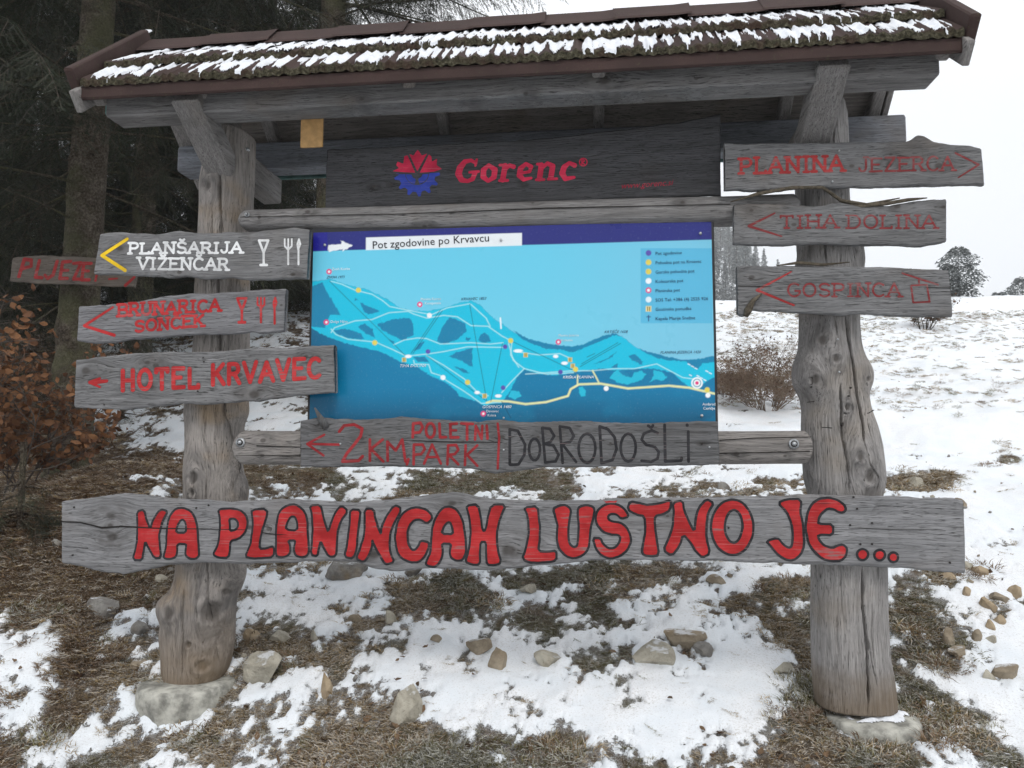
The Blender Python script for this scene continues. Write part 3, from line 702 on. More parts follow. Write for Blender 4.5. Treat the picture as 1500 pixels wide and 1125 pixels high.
# ---- ridge caps, fascia, barge boards
for p in range(11):
    xa = XL + .02 + p * (XR - XL - .04) / 11; xb = xa + (XR - XL - .04) / 11 + .02; hgt = .010 * (p % 2) + .004
    pr = [(-.150, -.128), (-.140, -.112), (-.03, -.004), (0, .006), (.03, -.004), (.140, -.112), (.150, -.128)]
    V = []
    for x in np.linspace(xa, xb, 6):
        for (dy, dz) in pr: V.append((x, RY + dy, RZ + .045 + dz + hgt + (.006 if x > xb - .02 else 0)))
    put('ridge_tile', V, grid_faces(6, len(pr)), M['roof'], roof, smooth=False)
bput('fascia', (XL, -.522, 2.800), (XR, -.522, 2.798), .022, .066, M['roof'], roof, seed=61)
bput('fascia', (XL, .593, 2.797), (XR, .593, 2.795), .022, .075, plain('verdigris_edge', (.10, .19, .18), .7), roof, seed=62)
for x in (XL + .005, XR - .005):
    for sgn in (-1, 1):
        A = np.array([x, RY + sgn * .58, EZ - .01 + .03 - .03 * SL]); B = np.array([x, RY + sgn * .005, RZ + .05])
        V, Fs = beam(A, B, .045, .12, (0, -sgn * -1 * 0 + 0, 1), .006, .001, 8, seed=66); put('barge_board', V, Fs, M['roof'], roof, smooth=False)
        put('gable_trim', *beam(A + [0.02 if x < 0 else -.02, 0, -.10], B + [0.02 if x < 0 else -.02, 0, -.12], .03, .10, (0, 0, 1), .004, .002, 8, seed=67), mdarkY, roof, smooth=False)
# snow on the top edge of the left barge board
A = np.array([XL + .005, RY - .585, EZ + .055]); B = np.array([XL + .005, RY, RZ + .115])
put('snow_streaks', *beam(A, B, .036, .012, (0, 0, 1), .004, .003, 30, seed=70), M['snow'], roof, kind='stuff')
# plywood tag hanging from the front purlin
tgm = plain('plywood', (.42, .25, .10), .6, .3, .15, 30)
q = at([434, 466], [168, 208], -.36); c_ = q.mean(0)
TG = thing('plywood_tag', 'small bare yellow-brown plywood rectangle hanging under the front roof beam', 'board', (c_[0], -.40, q[1, 1]))
put('panel', *beam((c_[0], -.298, q[0, 1] + .03), (c_[0], -.298, q[1, 1]), q[1, 0] - q[0, 0], .012, (0, 1, 0), .002, .0005, 4), tgm, TG, smooth=False)
# ------------------------------------------------------------------ signboards
YF = -.235
def S_(L, Y): return strokes(L, Y)
def letter(root, L, Y, mat, depth=.0017, cell=.0024, name='lettering'):
    return flat(name, split_shapes(S_(L, Y)), Y + depth, mat, root, cell)
GLASS = lambda x, y, h, r, w=1.: [[(x - .19 * h * w, y - h, r), (x + .19 * h * w, y - h, r), (x, y - .5 * h, r), (x - .19 * h * w, y - h, r)], [(x, y - .5 * h, r), (x, y, r)], [(x - .13 * h * w, y, r * 1.1), (x + .13 * h * w, y, r * 1.1)]]
FORKS = lambda x, y, h, r: [[(x, y, r), (x, y - .55 * h, r)], [(x - .14 * h, y - h, r * .8), (x - .14 * h, y - .72 * h, r * .8), (x, y - .58 * h, r), (x + .14 * h, y - .72 * h, r * .8), (x + .14 * h, y - h, r * .8)], [(x, y - h, r * .8), (x, y - .6 * h, r * .8)]]
KNIFE = lambda x, y, h, r: [[(x, y, r), (x, y - .62 * h, r * .9), (x + .07 * h, y - .8 * h, r), (x + .02 * h, y - h, r * .8), (x - .04 * h, y - .8 * h, r), (x, y - .55 * h, r)]]
# 1 white lettered board, upper left
L1 = word('PLANŠARIJA', (188, 371), (354, 370), 15, 1.7, True, .05, .03, 1) + word('VIŽENČAR', (201, 394), (334, 395), 16, 1.7, True, .05, .03, 2)
L1i = GLASS(386, 388, 36, 1.7) + FORKS(422, 387, 37, 1.5) + KNIFE(437, 387, 37, 1.5)
L1y = [[(186, 350, 2.2), (149, 374, 2.4), (183, 396, 2.4)]]
b = board('arrow_sign', 'grey board with white carved lettering, yellow arrow and white glass, fork and knife signs', [(146, 343), (170, 340), (200, 341), (230, 343), (262, 338), (300, 341), (350, 340), (400, 336), (430, 333), (453, 337)],
          [(137, 401), (180, 403), (230, 405), (250, 407), (270, 405), (300, 408), (340, 407), (360, 410), (400, 409), (449, 408)], YF, .04, dict(tone=.92, seed=1, stain=.3, knots=[(263, 399, 4), (429, 402, 3.5), (176, 364, 5)]), [(S_(L1 + L1i + L1y, YF), .0032)])
letter(b, L1, YF, M['white']); letter(b, L1i, YF, M['white'], name='pictograms'); letter(b, L1y, YF, M['yellow'], name='arrow')
# 2
L2 = word('BRUNARICA', (172, 463), (322, 455), 17, 1.9, True, .03, .04, 3) + word('SONČEK', (197, 486), (298, 477), 16, 1.9, True, .03, .04, 4)
L2i = GLASS(354, 472, 35, 1.8) + FORKS(382, 472, 36, 1.6) + KNIFE(402, 474, 38, 1.6)
L2y = [[(165, 450, 1.5), (123, 477, 2), (167, 491, 2.2)]]
b = board('arrow_sign', 'tilted grey board with two lines of red lettering and red glass and cutlery signs', [(115, 449), (150, 446), (200, 442), (240, 434), (280, 430), (330, 428), (380, 425), (418, 423)],
          [(112, 499), (140, 503), (165, 501), (190, 497), (240, 494), (290, 490), (330, 489), (370, 487), (390, 488), (415, 485)], YF, .04, dict(tone=.9, seed=2, stain=.2, cool=.05, knots=[(412, 447, 2.5), (230, 466, 5)]), [(S_(L2 + L2i + L2y, YF), .0032)])
letter(b, L2, YF, M['red']); letter(b, L2i, YF, M['red'], name='pictograms'); letter(b, L2y, YF, M['red'], name='arrow')
# 3
L3 = word('HOTEL', (177, 572), (291, 567), 28, 3.0, False, 0, .04, 5, .2) + word('KRVAVEC', (309, 564), (470, 553), 28, 3.0, False, 0, .05, 6, .16)
L3y = [[(156, 558, 2.2), (136, 560, 3.2)], [(146, 554, 1.4), (131, 560, 2.2), (146, 567, 1.4)], [(140, 558, 3), (134, 560, 2.5)]]
b = board('arrow_sign', 'thick grey board with bold red capitals and a short fat red arrow', [(111, 527), (140, 523), (180, 520), (215, 516), (245, 514), (290, 516), (330, 514), (370, 509), (420, 510), (460, 506), (489, 505)],
          [(108, 597), (140, 598), (180, 600), (220, 597), (260, 592), (300, 592), (340, 590), (390, 586), (430, 580), (470, 577), (490, 575)], -.255, .045, dict(tone=.88, seed=3, stain=.3, knots=[(126, 543, 7), (216, 531, 4.5), (228, 535, 5), (342, 542, 5), (351, 549, 4.5), (222, 567, 5), (448, 522, 3.5), (372, 578, 7)]), [(S_(L3 + L3y, -.255), .004)])
letter(b, L3, -.255, M['red'], .002); letter(b, L3y, -.255, M['red'], .002, name='arrow')
for q in [(299, 530), (298, 524), (153, 593), (290, 573)]: nail(q[0], q[1], -.256, .0035, 'nail', b)
# right-hand boards
L4 = word('PLANINA', (1083, 254), (1236, 250), 22, 2.2, True, 0, .03, 7); L4b = word('JEZERCA', (1258, 251), (1398, 249), 20, 1.6, True, 0, .04, 8)
L4y = [[(1400, 224, 1.5), (1434, 241, 1.5), (1404, 260, 1.0)]]
b = board('arrow_sign', 'long grey board, topmost on the right post, with a red arrow pointing right', [(1061, 209), (1120, 210), (1180, 209), (1260, 207), (1320, 208), (1335, 206), (1341, 199), (1350, 198), (1358, 199), (1364, 207), (1390, 211), (1420, 213), (1437, 216)],
          [(1062, 277), (1100, 278), (1130, 279), (1165, 275), (1200, 274), (1280, 273), (1350, 272), (1410, 270), (1443, 270)], -.245, .04, dict(tone=.80, seed=4, stain=.45, knots=[(1104, 240, 4), (1375, 242, 6), (1303, 240, 5), (1248, 243, 4), (1305, 226, 3)]), [(S_(L4 + L4b + L4y, -.245), .003)])
letter(b, L4, -.245, M['red_faded']); letter(b, L4b, -.245, M['red_dull']); letter(b, L4y, -.245, M['red_dull'], name='arrow')
for q in [(1229, 221), (1219, 266)]: nail(q[0], q[1], -.247, .004, 'steel', b)
L5 = word('TIHA', (1142, 334), (1227, 333), 18, 1.5, True, 0, .03, 9); L5b = word('DOLINA', (1241, 334), (1372, 334), 19, 1.5, True, 0, .03, 10)
L5y = [[(1135, 312, 1.2), (1097, 331, 2), (1145, 346, 1.3)]]
b = board('arrow_sign', 'middle grey board on the right post with strips of bark curling off its top', [(1075, 300), (1100, 298), (1150, 300), (1200, 302), (1230, 296), (1262, 302), (1300, 301), (1320, 297), (1350, 293), (1386, 291)],
          [(1075, 357), (1100, 359), (1150, 359), (1200, 357), (1250, 359), (1300, 358), (1340, 360), (1380, 357), (1387, 354)], -.24, .04, dict(tone=.78, seed=5, stain=.45, knots=[(1101, 308, 3), (1314, 302, 5), (1383, 303, 5), (1163, 329, 4)]), [(S_(L5 + L5b + L5y, -.24), .003)])
letter(b, L5, -.24, M['red_dull']); letter(b, L5b, -.24, M['red_dull']); letter(b, L5y, -.24, M['red_dull'], name='arrow')
mbark = plain('loose_bark', (.10, .085, .065), .95, .1, .4, 60, 0, .006)
def px3(L, Y): return [(float(at(a, c, Y + d)[0]), Y + d, float(at(a, c, Y + d)[1])) for a, c, d in L]
for pl, r in [([(1070, 296, .0), (1110, 284, -.01), (1160, 275, -.012), (1205, 275, -.01), (1232, 294, 0), (1270, 300, 0), (1318, 290, -.01)], .008), ([(1232, 297, .01), (1262, 302, .0), (1300, 298, -.006), (1330, 293, -.01), (1358, 290, -.012)], .009)]:
    V, Fs = tube(px3(pl, -.235), np.array([.3] + [1] * (len(pl) - 2) + [.3]) * r, 7, rough=.5, seed=4); put('bark_strip', V, Fs, mbark, b)
L6 = word('GOSPINCA', (1153, 434), (1320, 434), 19, 1.5, True, 0, .03, 11)
L6y = [[(1159, 398, 1.1), (1109, 425, 2), (1163, 447, 1.5)]]
L6c = [[(1322, 400, 1.4), (1374, 417, 1.6)], [(1346, 408, 1.1), (1347, 418, 1.1)], [(1336, 418, 1.3), (1358, 417, 1.3), (1362, 442, 1.5), (1338, 443, 1.4), (1335, 419, 1.4)]]
b = board('arrow_sign', 'lowest grey board on the right post, with a red cable-car cabin drawn on it', [(1080, 390), (1130, 390), (1150, 388), (1200, 391), (1230, 389), (1270, 391), (1310, 391), (1350, 394), (1390, 395)],
          [(1081, 458), (1088, 463), (1097, 462), (1100, 455), (1140, 456), (1165, 459), (1230, 461), (1260, 459), (1320, 463), (1396, 464)], -.24, .045, dict(tone=.84, seed=6, stain=.35, knots=[(1101, 406, 5), (1253, 427, 4.5), (1314, 433, 2.5), (1290, 420, 2)]), [(S_(L6 + L6y + L6c, -.24), .003)])
letter(b, L6, -.24, M['red_dull']); letter(b, L6y, -.24, M['red_faded'], name='arrow'); letter(b, L6c, -.24, M['red_dull'], name='pictogram')
flat('crack', [seg_sdf(S_([[(1081, 419, .7), (1130, 420, .4)], [(1345, 421, .3), (1392, 422, .6)]], -.2405))], -.2415, M['crack'], b)
put('bark_strip', *tube(px3([(1138, 389, 0), (1170, 385, -.01), (1205, 388, 0), (1245, 384, -.01)], -.235), [.002, .007, .007, .002], 7, rough=.5, seed=4), mbark, b)
put('bark_strip', *tube(px3([(1116, 430, 0), (1104, 440, -.012), (1096, 455, -.018), (1092, 464, -.012)], -.245), [.004, .011, .017, .010], 9, rough=.4, seed=6), mbark, b)
# ---- dark sponsor board under the roof
YG = -.14
b = board('header_board', 'long dark board under the roof with a red and blue gear emblem', [(479, 219), (560, 215), (640, 211), (700, 208), (760, 205), (820, 200), (880, 193), (940, 186), (1000, 178), (1055, 166)],
          [(476, 306), (600, 301), (700, 298), (850, 293), (950, 289), (1056, 286)], YG, .035, dict(tone=.33, seed=7, stain=.2, cool=.06, knots=[(548, 273, 3.5), (573, 270, 2.5), (765, 270, 2)]), None, .005, amp=.0004)
G5 = lambda x, y: (570 + x / 5, 210 + y / 5)
def gs(L): return [[(*G5(x, y), r / 5) for x, y, r in s] for s in L]
GOR = gs([[(635, 145, 12), (600, 125, 13), (555, 135, 18), (520, 180, 24), (508, 225, 24), (530, 268, 20), (575, 278, 14), (612, 262, 16), (628, 220, 18)], [(590, 212, 10), (655, 207, 10)], [(642, 120, 9), (632, 165, 8)],
    [(730, 160, 13), (692, 195, 20), (690, 245, 21), (725, 277, 13), (768, 248, 20), (775, 195, 21), (730, 160, 13)],
    [(850, 165, 20), (832, 268, 20)], [(812, 160, 10), (850, 160, 10)], [(810, 273, 11), (868, 272, 11)], [(850, 195, 11), (882, 162, 14), (912, 172, 17)],
    [(962, 220, 11), (1030, 208, 11), (1040, 172, 16), (1002, 150, 13), (963, 185, 20), (955, 235, 21), (985, 266, 15), (1040, 255, 10)],
    [(1115, 160, 20), (1102, 260, 20)], [(1085, 153, 10), (1115, 153, 10)], [(1078, 268, 10), (1135, 266, 10)], [(1122, 180, 12), (1160, 146, 14), (1198, 168, 20), (1185, 252, 20)], [(1165, 263, 10), (1228, 260, 10)],
    [(1358, 162, 18), (1320, 143, 13), (1282, 175, 20), (1268, 220, 22), (1290, 260, 18), (1355, 250, 11)]])
letter(b, GOR, YG, M['crimson'], -.0016)
letter(b, gs([[(x, y, 3.5) for x, y in arc(1422, 138, 28, 28, 0, 360, 20)], [(1412, 155, 4), (1412, 122, 4), (1426, 122, 4), (1430, 132, 4), (1412, 140, 4), (1432, 155, 4)]]), YG, M['crimson'], -.0016, .0015)
def pgon(L, Y=YG, f=G5): return poly_sdf(np.array([at(*f(x, y), Y) for x, y in L]))
flat('emblem', [pgon([(25, 205), (72, 182), (52, 160), (62, 135), (105, 150), (112, 95), (135, 88), (192, 216), (110, 212)]), pgon([(148, 78), (180, 90), (195, 66), (210, 48), (226, 68), (240, 90), (278, 76), (207, 205)]), pgon([(292, 82), (310, 98), (314, 135), (352, 112), (348, 160), (388, 188), (330, 208), (224, 216)])], YG - .0016, M['crimson'], b, .002)
gear = [(38, 225)]
for k in range(33):
    a = 178 + k * 5.6; rr = 165 if (k % 5) in (2, 3) else 132; gear.append((205 + rr * math.cos(math.radians(a)) * 1.02, 225 - rr * math.sin(math.radians(a))))
gear += [(370, 215), (300, 218)] + [(205 + 88 * math.cos(math.radians(a)), 222 - 84 * math.sin(math.radians(a))) for a in range(0, -181, -12)] + [(110, 228)]
q1 = [(205 + 76 * math.cos(math.radians(a)) + 6, 222 - 74 * math.sin(math.radians(a))) for a in range(-2, -86, -10)] + [(215, 270)] + [(205 + 34 * math.cos(math.radians(a)) + 6, 222 - 36 * math.sin(math.radians(a))) for a in range(-80, -2, 12)]
q2 = [(410 - x, y + 3) for x, y in q1]
flat('emblem', [pgon(gear), pgon(q1), pgon(q2)], YG - .0016, M['blue'], b, .002)
# ---- big bottom board
YB = -.24
def chaik(P, w=.22):
    o = []
    for i in range(len(P)):
        a = np.array(P[i], float); c = np.array(P[(i + 1) % len(P)], float)
        L = np.linalg.norm(c - a); t = min(w, .9 * 14 / max(L, 1e-6) if False else w); o += [a + (c - a) * t, c + (a - c) * t]
    return [tuple(p) for p in o]
def zz(ox, oy, s): return lambda P: [(ox + x / s, oy + y / s) for x, y in P]
Z1, Z2, Z3, Z4, Z5, Z6, Z7 = zz(190, 730, 10), zz(305, 730, 10), zz(440, 730, 10), zz(560, 730, 7.895), zz(755, 725, 8.333), zz(910, 725, 7.5), zz(1110, 720, 6.818)
ell = lambda cx, cy, rx, ry: [(cx + rx * math.cos(k * math.pi / 14), cy + ry * math.sin(k * math.pi / 14)) for k in range(28)]
BIG = [
 (Z1([(110,195),(215,165),(250,320),(300,450),(350,310),(450,155),(565,190),(490,310),(440,490),(435,640),(468,870),(365,878),(290,740),(230,620),(205,760),(190,905),(45,900),(90,740),(118,560),(118,330)]), None),
 (Z1([(500,850),(540,680),(545,500),(570,330),(610,220),(690,150),(790,140),(890,180),(950,270),(990,400),(1000,600),(1020,780),(1020,840),(970,890),(880,885),(815,830),(825,740),(840,665),(700,665),(700,780),(680,860),(600,890),(520,880)]), Z1([(680,500),(830,510),(830,370),(790,305),(750,315),(700,400)])),
 (Z2([(150,165),(300,145),(470,170),(560,250),(585,370),(540,510),(450,595),(325,620),(320,740),(300,875),(160,865),(70,825),(130,720),(165,590),(180,420),(175,260)]), Z2([(310,300),(390,295),(440,340),(445,410),(400,465),(320,480),(320,390)])),
 (Z2([(635,165),(870,155),(845,320),(790,470),(760,600),(755,740),(850,735),(965,695),(960,860),(800,870),(640,875),(545,850),(610,710),(640,560),(655,400),(655,270)]), None),
 (Z2([(990,840),(995,600),(1000,420),(1020,270),(1070,160),(1170,95),(1280,90),(1380,150),(1440,260),(1455,420),(1470,620),(1480,790),(1440,850),(1370,865),(1290,840),(1255,770),(1265,690),(1280,615),(1170,620),(1200,680),(1205,790),(1150,850),(1060,865)]), Z2([(1130,460),(1310,470),(1310,350),(1270,265),(1210,265),(1155,350)])),
 (Z3([(140,110),(295,95),(330,250),(370,390),(410,500),(470,310),(530,180),(600,110),(700,180),(590,340),(540,520),(535,700),(520,850),(410,850),(350,730),(300,620),(265,740),(250,840),(155,825),(175,600),(185,400),(175,220)]), None),
 (Z3([(735,160),(885,175),(865,330),(840,560),(825,720),(780,880),(645,855),(690,690),(715,470),(730,300)]), None),
 (Z3([(940,155),(1080,160),(1100,300),(1140,440),(1185,530),(1190,420),(1260,270),(1375,95),(1490,150),(1370,360),(1310,520),(1305,680),(1330,830),(1370,930),(1270,965),(1220,940),(1150,800),(1080,680),(1055,600),(1050,700),(1000,850),(930,935),(815,885),(880,740),(930,560),(950,380)]), None),
 (Z4([(515,295),(445,240),(370,245),(310,310),(285,420),(300,520),(340,595),(380,595),(420,550),(440,490),(540,505),(540,560),(500,670),(420,735),(320,740),(220,690),(165,590),(150,440),(170,300),(230,180),(310,120),(410,100),(510,130),(570,190),(575,240)]), None),
 (Z4([(500,750),(560,620),(570,480),(585,300),(640,180),(710,105),(790,95),(860,130),(920,220),(950,350),(965,500),(970,620),(930,710),(860,725),(800,690),(780,620),(800,520),(685,520),(700,600),(690,690),(650,760),(600,790),(530,780)]), Z4([(685,410),(820,415),(810,330),(790,280),(760,275),(715,320)])),
 (Z4([(970,85),(1110,70),(1140,230),(1160,380),(1195,375),(1220,240),(1260,75),(1430,75),(1360,220),(1320,420),(1330,580),(1375,745),(1300,770),(1210,770),(1205,640),(1200,500),(1135,500),(1130,640),(1130,760),(1040,765),(960,735),(1000,620),(1025,450),(1020,300),(1000,180)]), None),
 (Z5([(110,155),(270,140),(285,280),(300,400),(290,560),(280,690),(390,695),(500,680),(500,800),(380,820),(220,830),(80,785),(130,650),(165,480),(160,330),(140,220)]), None),
 (Z5([(455,170),(530,130),(620,125),(680,180),(665,280),(645,400),(645,520),(660,600),(710,640),(755,620),(770,540),(775,380),(760,250),(765,160),(820,130),(920,130),(965,170),(945,290),(915,400),(905,540),(890,660),(820,740),(720,775),(620,745),(540,670),(510,560),(515,400),(500,290)]), None),
 (Z5([(940,525),(1040,525),(1070,600),(1130,655),(1200,655),(1260,600),(1285,530),(1260,480),(1150,480),(1060,440),(1000,370),(980,280),(1000,190),(1070,125),(1180,100),(1280,130),(1340,190),(1385,265),(1290,290),(1240,240),(1180,225),(1130,250),(1130,300),(1180,325),(1270,335),(1350,390),(1400,480),(1410,570),(1370,670),(1280,750),(1160,780),(1050,740),(980,650)]), None),
 (Z6([(95,65),(200,95),(310,110),(430,90),(550,50),(540,170),(460,210),(370,230),(365,340),(390,480),(415,660),(330,672),(250,665),(225,620),(250,500),(270,380),(260,230),(160,210),(70,155)]), None),
 (Z6([(570,85),(675,60),(690,180),(740,290),(805,410),(820,250),(850,140),(935,45),(1015,90),(950,200),(930,330),(935,480),(975,645),(890,685),(830,630),(760,520),(680,430),(640,560),(555,670),(460,605),(520,480),(570,330),(578,200)]), None),
 (Z6(ell(1220, 355, 230, 305)), Z6(ell(1235, 345, 98, 182))),
 (Z7([(200,115),(290,75),(430,75),(425,200),(440,300),(460,430),(465,530),(430,630),(350,690),(260,670),(170,600),(120,530),(85,500),(195,460),(250,530),(310,565),(345,540),(350,430),(340,320),(290,200)]), None),
 (Z7([(880,180),(850,210),(800,205),(760,175),(700,165),(640,210),(605,270),(600,325),(755,325),(750,435),(600,430),(610,480),(660,540),(740,565),(800,540),(850,525),(890,570),(880,640),(830,690),(740,695),(640,670),(560,600),(500,500),(478,370),(490,220),(540,120),(620,70),(710,60),(800,85),(860,130)]), None),
 (Z7(ell(1048, 630, 54, 54)), None), (Z7(ell(1215, 637, 52, 52)), None), (Z7(ell(1352, 655, 45, 45)), None)]
bb_ = board('slogan_board', 'very long wavy-edged grey plank with big red capitals outlined in black', [(90, 735), (110, 732), (140, 728), (180, 722), (220, 727), (270, 731), (340, 735), (400, 732), (460, 733), (520, 736), (580, 731), (620, 726), (660, 721), (690, 725), (720, 731), (780, 734), (850, 733), (900, 731), (1000, 729), (1100, 727), (1200, 724), (1270, 726), (1340, 729), (1400, 731), (1412, 733)],
          [(90, 825), (120, 830), (150, 838), (180, 841), (210, 836), (250, 827), (300, 824), (350, 826), (420, 824), (470, 822), (520, 824), (545, 832), (580, 838), (640, 832), (720, 837), (780, 830), (860, 822), (920, 820), (1000, 821), (1080, 823), (1180, 827), (1260, 829), (1320, 832), (1380, 838), (1415, 840)], YB, .05,
          dict(tone=1.08, seed=8, stain=.2, cool=.03, knots=[(161, 755, 8), (164, 787, 8), (161, 770, 5), (366, 772, 5), (394, 775, 4), (662, 737, 6), (745, 805, 12), (548, 812, 9), (978, 756, 2.5)]), None, .0055, wane=.008)
MR_, MB_ = [], []
for P, H in BIG:
    f, bx = poly_sdf(np.array([at(x, y, YB) for x, y in chaik(P)]))
    if H is not None:
        fh, _ = poly_sdf(np.array([at(x, y, YB) for x, y in chaik(H)])); g = (lambda f, fh: lambda x, z: np.maximum(f(x, z), -fh(x, z)))(f, fh)
    else: g = f
    g2 = (lambda g: lambda x, z: g(x, z) + .0022 * fbm(x * 30, z * 30, 0, 2, 5))(g)
    MR_.append((g2, bx)); MB_.append((g2, bx))
flat('letter_outline', MB_, YB - .0018, M['black'], bb_, .0032, .0058)
flat('lettering', MR_, YB - .0026, M['bigred'], bb_, .0032, -.0048)
flat('lettering', [pgon([(1065, 55), (1100, 78), (1150, 70), (1200, 76), (1245, 68), (1222, 100), (1110, 100)], YB, lambda x, y: (755 + x / 8.333, 725 + y / 8.333))], YB - .003, M['bigred'], bb_, .0025)
flat('crack', [seg_sdf(S_([[(90, 764, .8), (118, 765, .8), (150, 773, 1.2), (180, 771, 1.0), (235, 774, .7), (320, 775, .6), (362, 776, .4)], [(384, 780, .5), (405, 783, .6), (420, 783, .3)], [(1216, 773, .3), (1260, 774, .5), (1330, 776, .5), (1400, 775, .3)], [(1190, 737, .3), (1300, 741, .4), (1400, 746, .3)], [(90, 800, .3), (130, 803, .4)]], YB))], YB - .0034, M['crack'], bb_, .0024)
for q in [(109, 743), (107, 813), (288, 744), (306, 740), (1067, 773), (1245, 769), (1277, 766), (1255, 745), (1260, 797), (1277, 797), (1391, 824), (1250, 728)]: nail(q[0], q[1], YB, .0045, 'nail', bb_)
# ---- lower centre board
YD = -.235
b = board('welcome_board', 'grey board below the map, lettered red on its left half and black on its right', [(440, 616), (458, 613), (466, 611), (490, 613), (540, 615), (590, 610), (640, 615), (700, 618), (738, 614), (760, 619), (800, 618), (830, 616), (900, 619), (960, 620), (1000, 617), (1052, 617)],
          [(440, 684), (520, 684), (600, 684), (660, 685), (700, 688), (725, 694), (745, 692), (790, 685), (860, 684), (950, 683), (1054, 681)], YD, .04, dict(tone=.66, seed=9, stain=.45, cool=.03, knots=[(470, 620, 5), (736, 640, 5), (531, 642, 4), (788, 640, 3), (1028, 650, 2), (894, 649, 2.5)]), None, .0042)
t3 = lambda L: [[(440 + x / 4.6875, 470 + y / 4.6875, r) for x, y, r in s] for s in L]
R1 = t3([[(48, 845, 1.6), (265, 850, 1.8)], [(165, 782, 1.6), (48, 845, 1.8), (160, 925, 1.6)],
   [(268, 760, 2.2), (300, 720, 2.2), (370, 712, 2.2), (425, 740, 2.2), (415, 790, 2.2), (370, 850, 2.2), (320, 910, 2.2), (290, 965, 2.2), (400, 960, 2.2), (428, 930, 2.2)],
   [(478, 815, 2.0), (478, 960, 2.0)], [(565, 815, 2.0), (485, 880, 2.0), (570, 965, 2.0)],
   [(600, 960, 2), (598, 830, 2), (655, 890, 2), (700, 815, 2), (722, 965, 2)], [(742, 950, 2), (732, 985, 2)],
   [(778, 985, 1.9), (780, 850, 1.9), (840, 850, 1.9), (855, 880, 1.9), (830, 915, 1.9), (785, 918, 1.9)], [(850, 980, 1.9), (905, 850, 1.9), (965, 980, 1.9)], [(870, 935, 1.7), (945, 935, 1.7)],
   [(1010, 985, 1.9), (1015, 855, 1.9), (1070, 852, 1.9), (1085, 885, 1.9), (1060, 915, 1.9), (1020, 920, 1.9), (1085, 985, 1.9)], [(1130, 990, 1.9), (1135, 855, 1.9)], [(1215, 855, 1.9), (1145, 920, 1.9), (1215, 995, 1.9)],
   [(772, 800, 2), (775, 705, 2), (825, 700, 2), (840, 730, 2), (820, 765, 2), (778, 770, 2)], [(x, y, 2) for x, y in arc(893, 752, 30, 50, 0, 360, 14)],
   [(955, 705, 2), (960, 800, 2), (1000, 798, 2)], [(1075, 705, 2), (1030, 708, 2), (1032, 800, 2), (1085, 800, 2)], [(1032, 752, 1.8), (1070, 752, 1.8)], [(1105, 705, 2), (1185, 708, 2)], [(1145, 708, 2), (1145, 815, 2)],
   [(1200, 815, 1.9), (1205, 720, 1.9), (1245, 810, 1.9), (1250, 720, 1.9)], [(1280, 720, 2), (1285, 808, 2)], [(1355, 705, 1.7), (1365, 800, 1.7), (1355, 1015, 1.7)]])
letter(b, R1, YD, M['red_brush'], -.0016)
t4 = lambda L: [[(750 + x / 4.6875, 470 + y / 4.6875, r) for x, y, r in s] for s in L]
K1 = t4([[(-15, 985, 2), (-15, 745, 2), (40, 755, 2), (90, 850, 2), (85, 920, 2), (45, 985, 2), (-10, 988, 2)], [(x, y, 2) for x, y in arc(155, 883, 38, 75, 0, 360, 14)],
   [(228, 970, 2), (208, 735, 2), (260, 740, 2), (290, 790, 2), (265, 830, 2), (225, 845, 2), (285, 855, 2), (320, 920, 2), (300, 965, 2), (228, 972, 2)],
   [(348, 975, 2), (328, 725, 2), (395, 735, 2), (425, 790, 2), (400, 830, 2), (345, 845, 2), (440, 968, 2)], [(x, y, 2) for x, y in arc(515, 875, 58, 100, 0, 360, 16)],
   [(615, 975, 2.1), (602, 725, 2.1), (660, 745, 2.1), (705, 800, 2.1), (718, 880, 2.1), (690, 955, 2.1), (615, 977, 2.1)], [(x, y, 2) for x, y in arc(798, 870, 52, 95, 0, 360, 16)],
   [(1000, 770, 2), (960, 752, 2), (905, 775, 2), (890, 815, 2), (920, 850, 2), (980, 865, 2), (1008, 900, 2), (1000, 945, 2), (955, 968, 2), (890, 960, 2)], [(935, 720, 2), (955, 735, 2), (968, 718, 2)],
   [(1048, 715, 2.1), (1052, 965, 2.1), (1160, 960, 2.1), (1165, 940, 2.1)], [(1210, 760, 2.1), (1212, 965, 2.1)], [(1202, 715, 2.3), (1203, 718, 2.3)]])
letter(b, K1, YD, M['black'], -.0016)
flat('crack', [seg_sdf(S_([[(440, 657, .5), (470, 659, .4)], [(590, 645, .3), (640, 647, .6), (735, 648, .5)], [(930, 648, .3), (1050, 649, .5)]], YD))], YD - .0012, M['crack'], b)
for q, m_ in [((499, 650), 'steel'), ((738, 612), 'steel'), ((738, 659), 'steel'), ((1039, 655), 'steel'), ((1028, 650), 'nail')]: nail(q[0], q[1], YD, .0045, m_, b)
put('branch_stub', *tube(px3([(461, 597, -.02), (466, 606, -.015), (472, 616, -.006), (478, 626, .004)], YD), [.003, .008, .016, .018], 8, rough=.4, seed=8), M['crack'] if False else wood('stub_wood', .55, 'Z', seed=33), b)

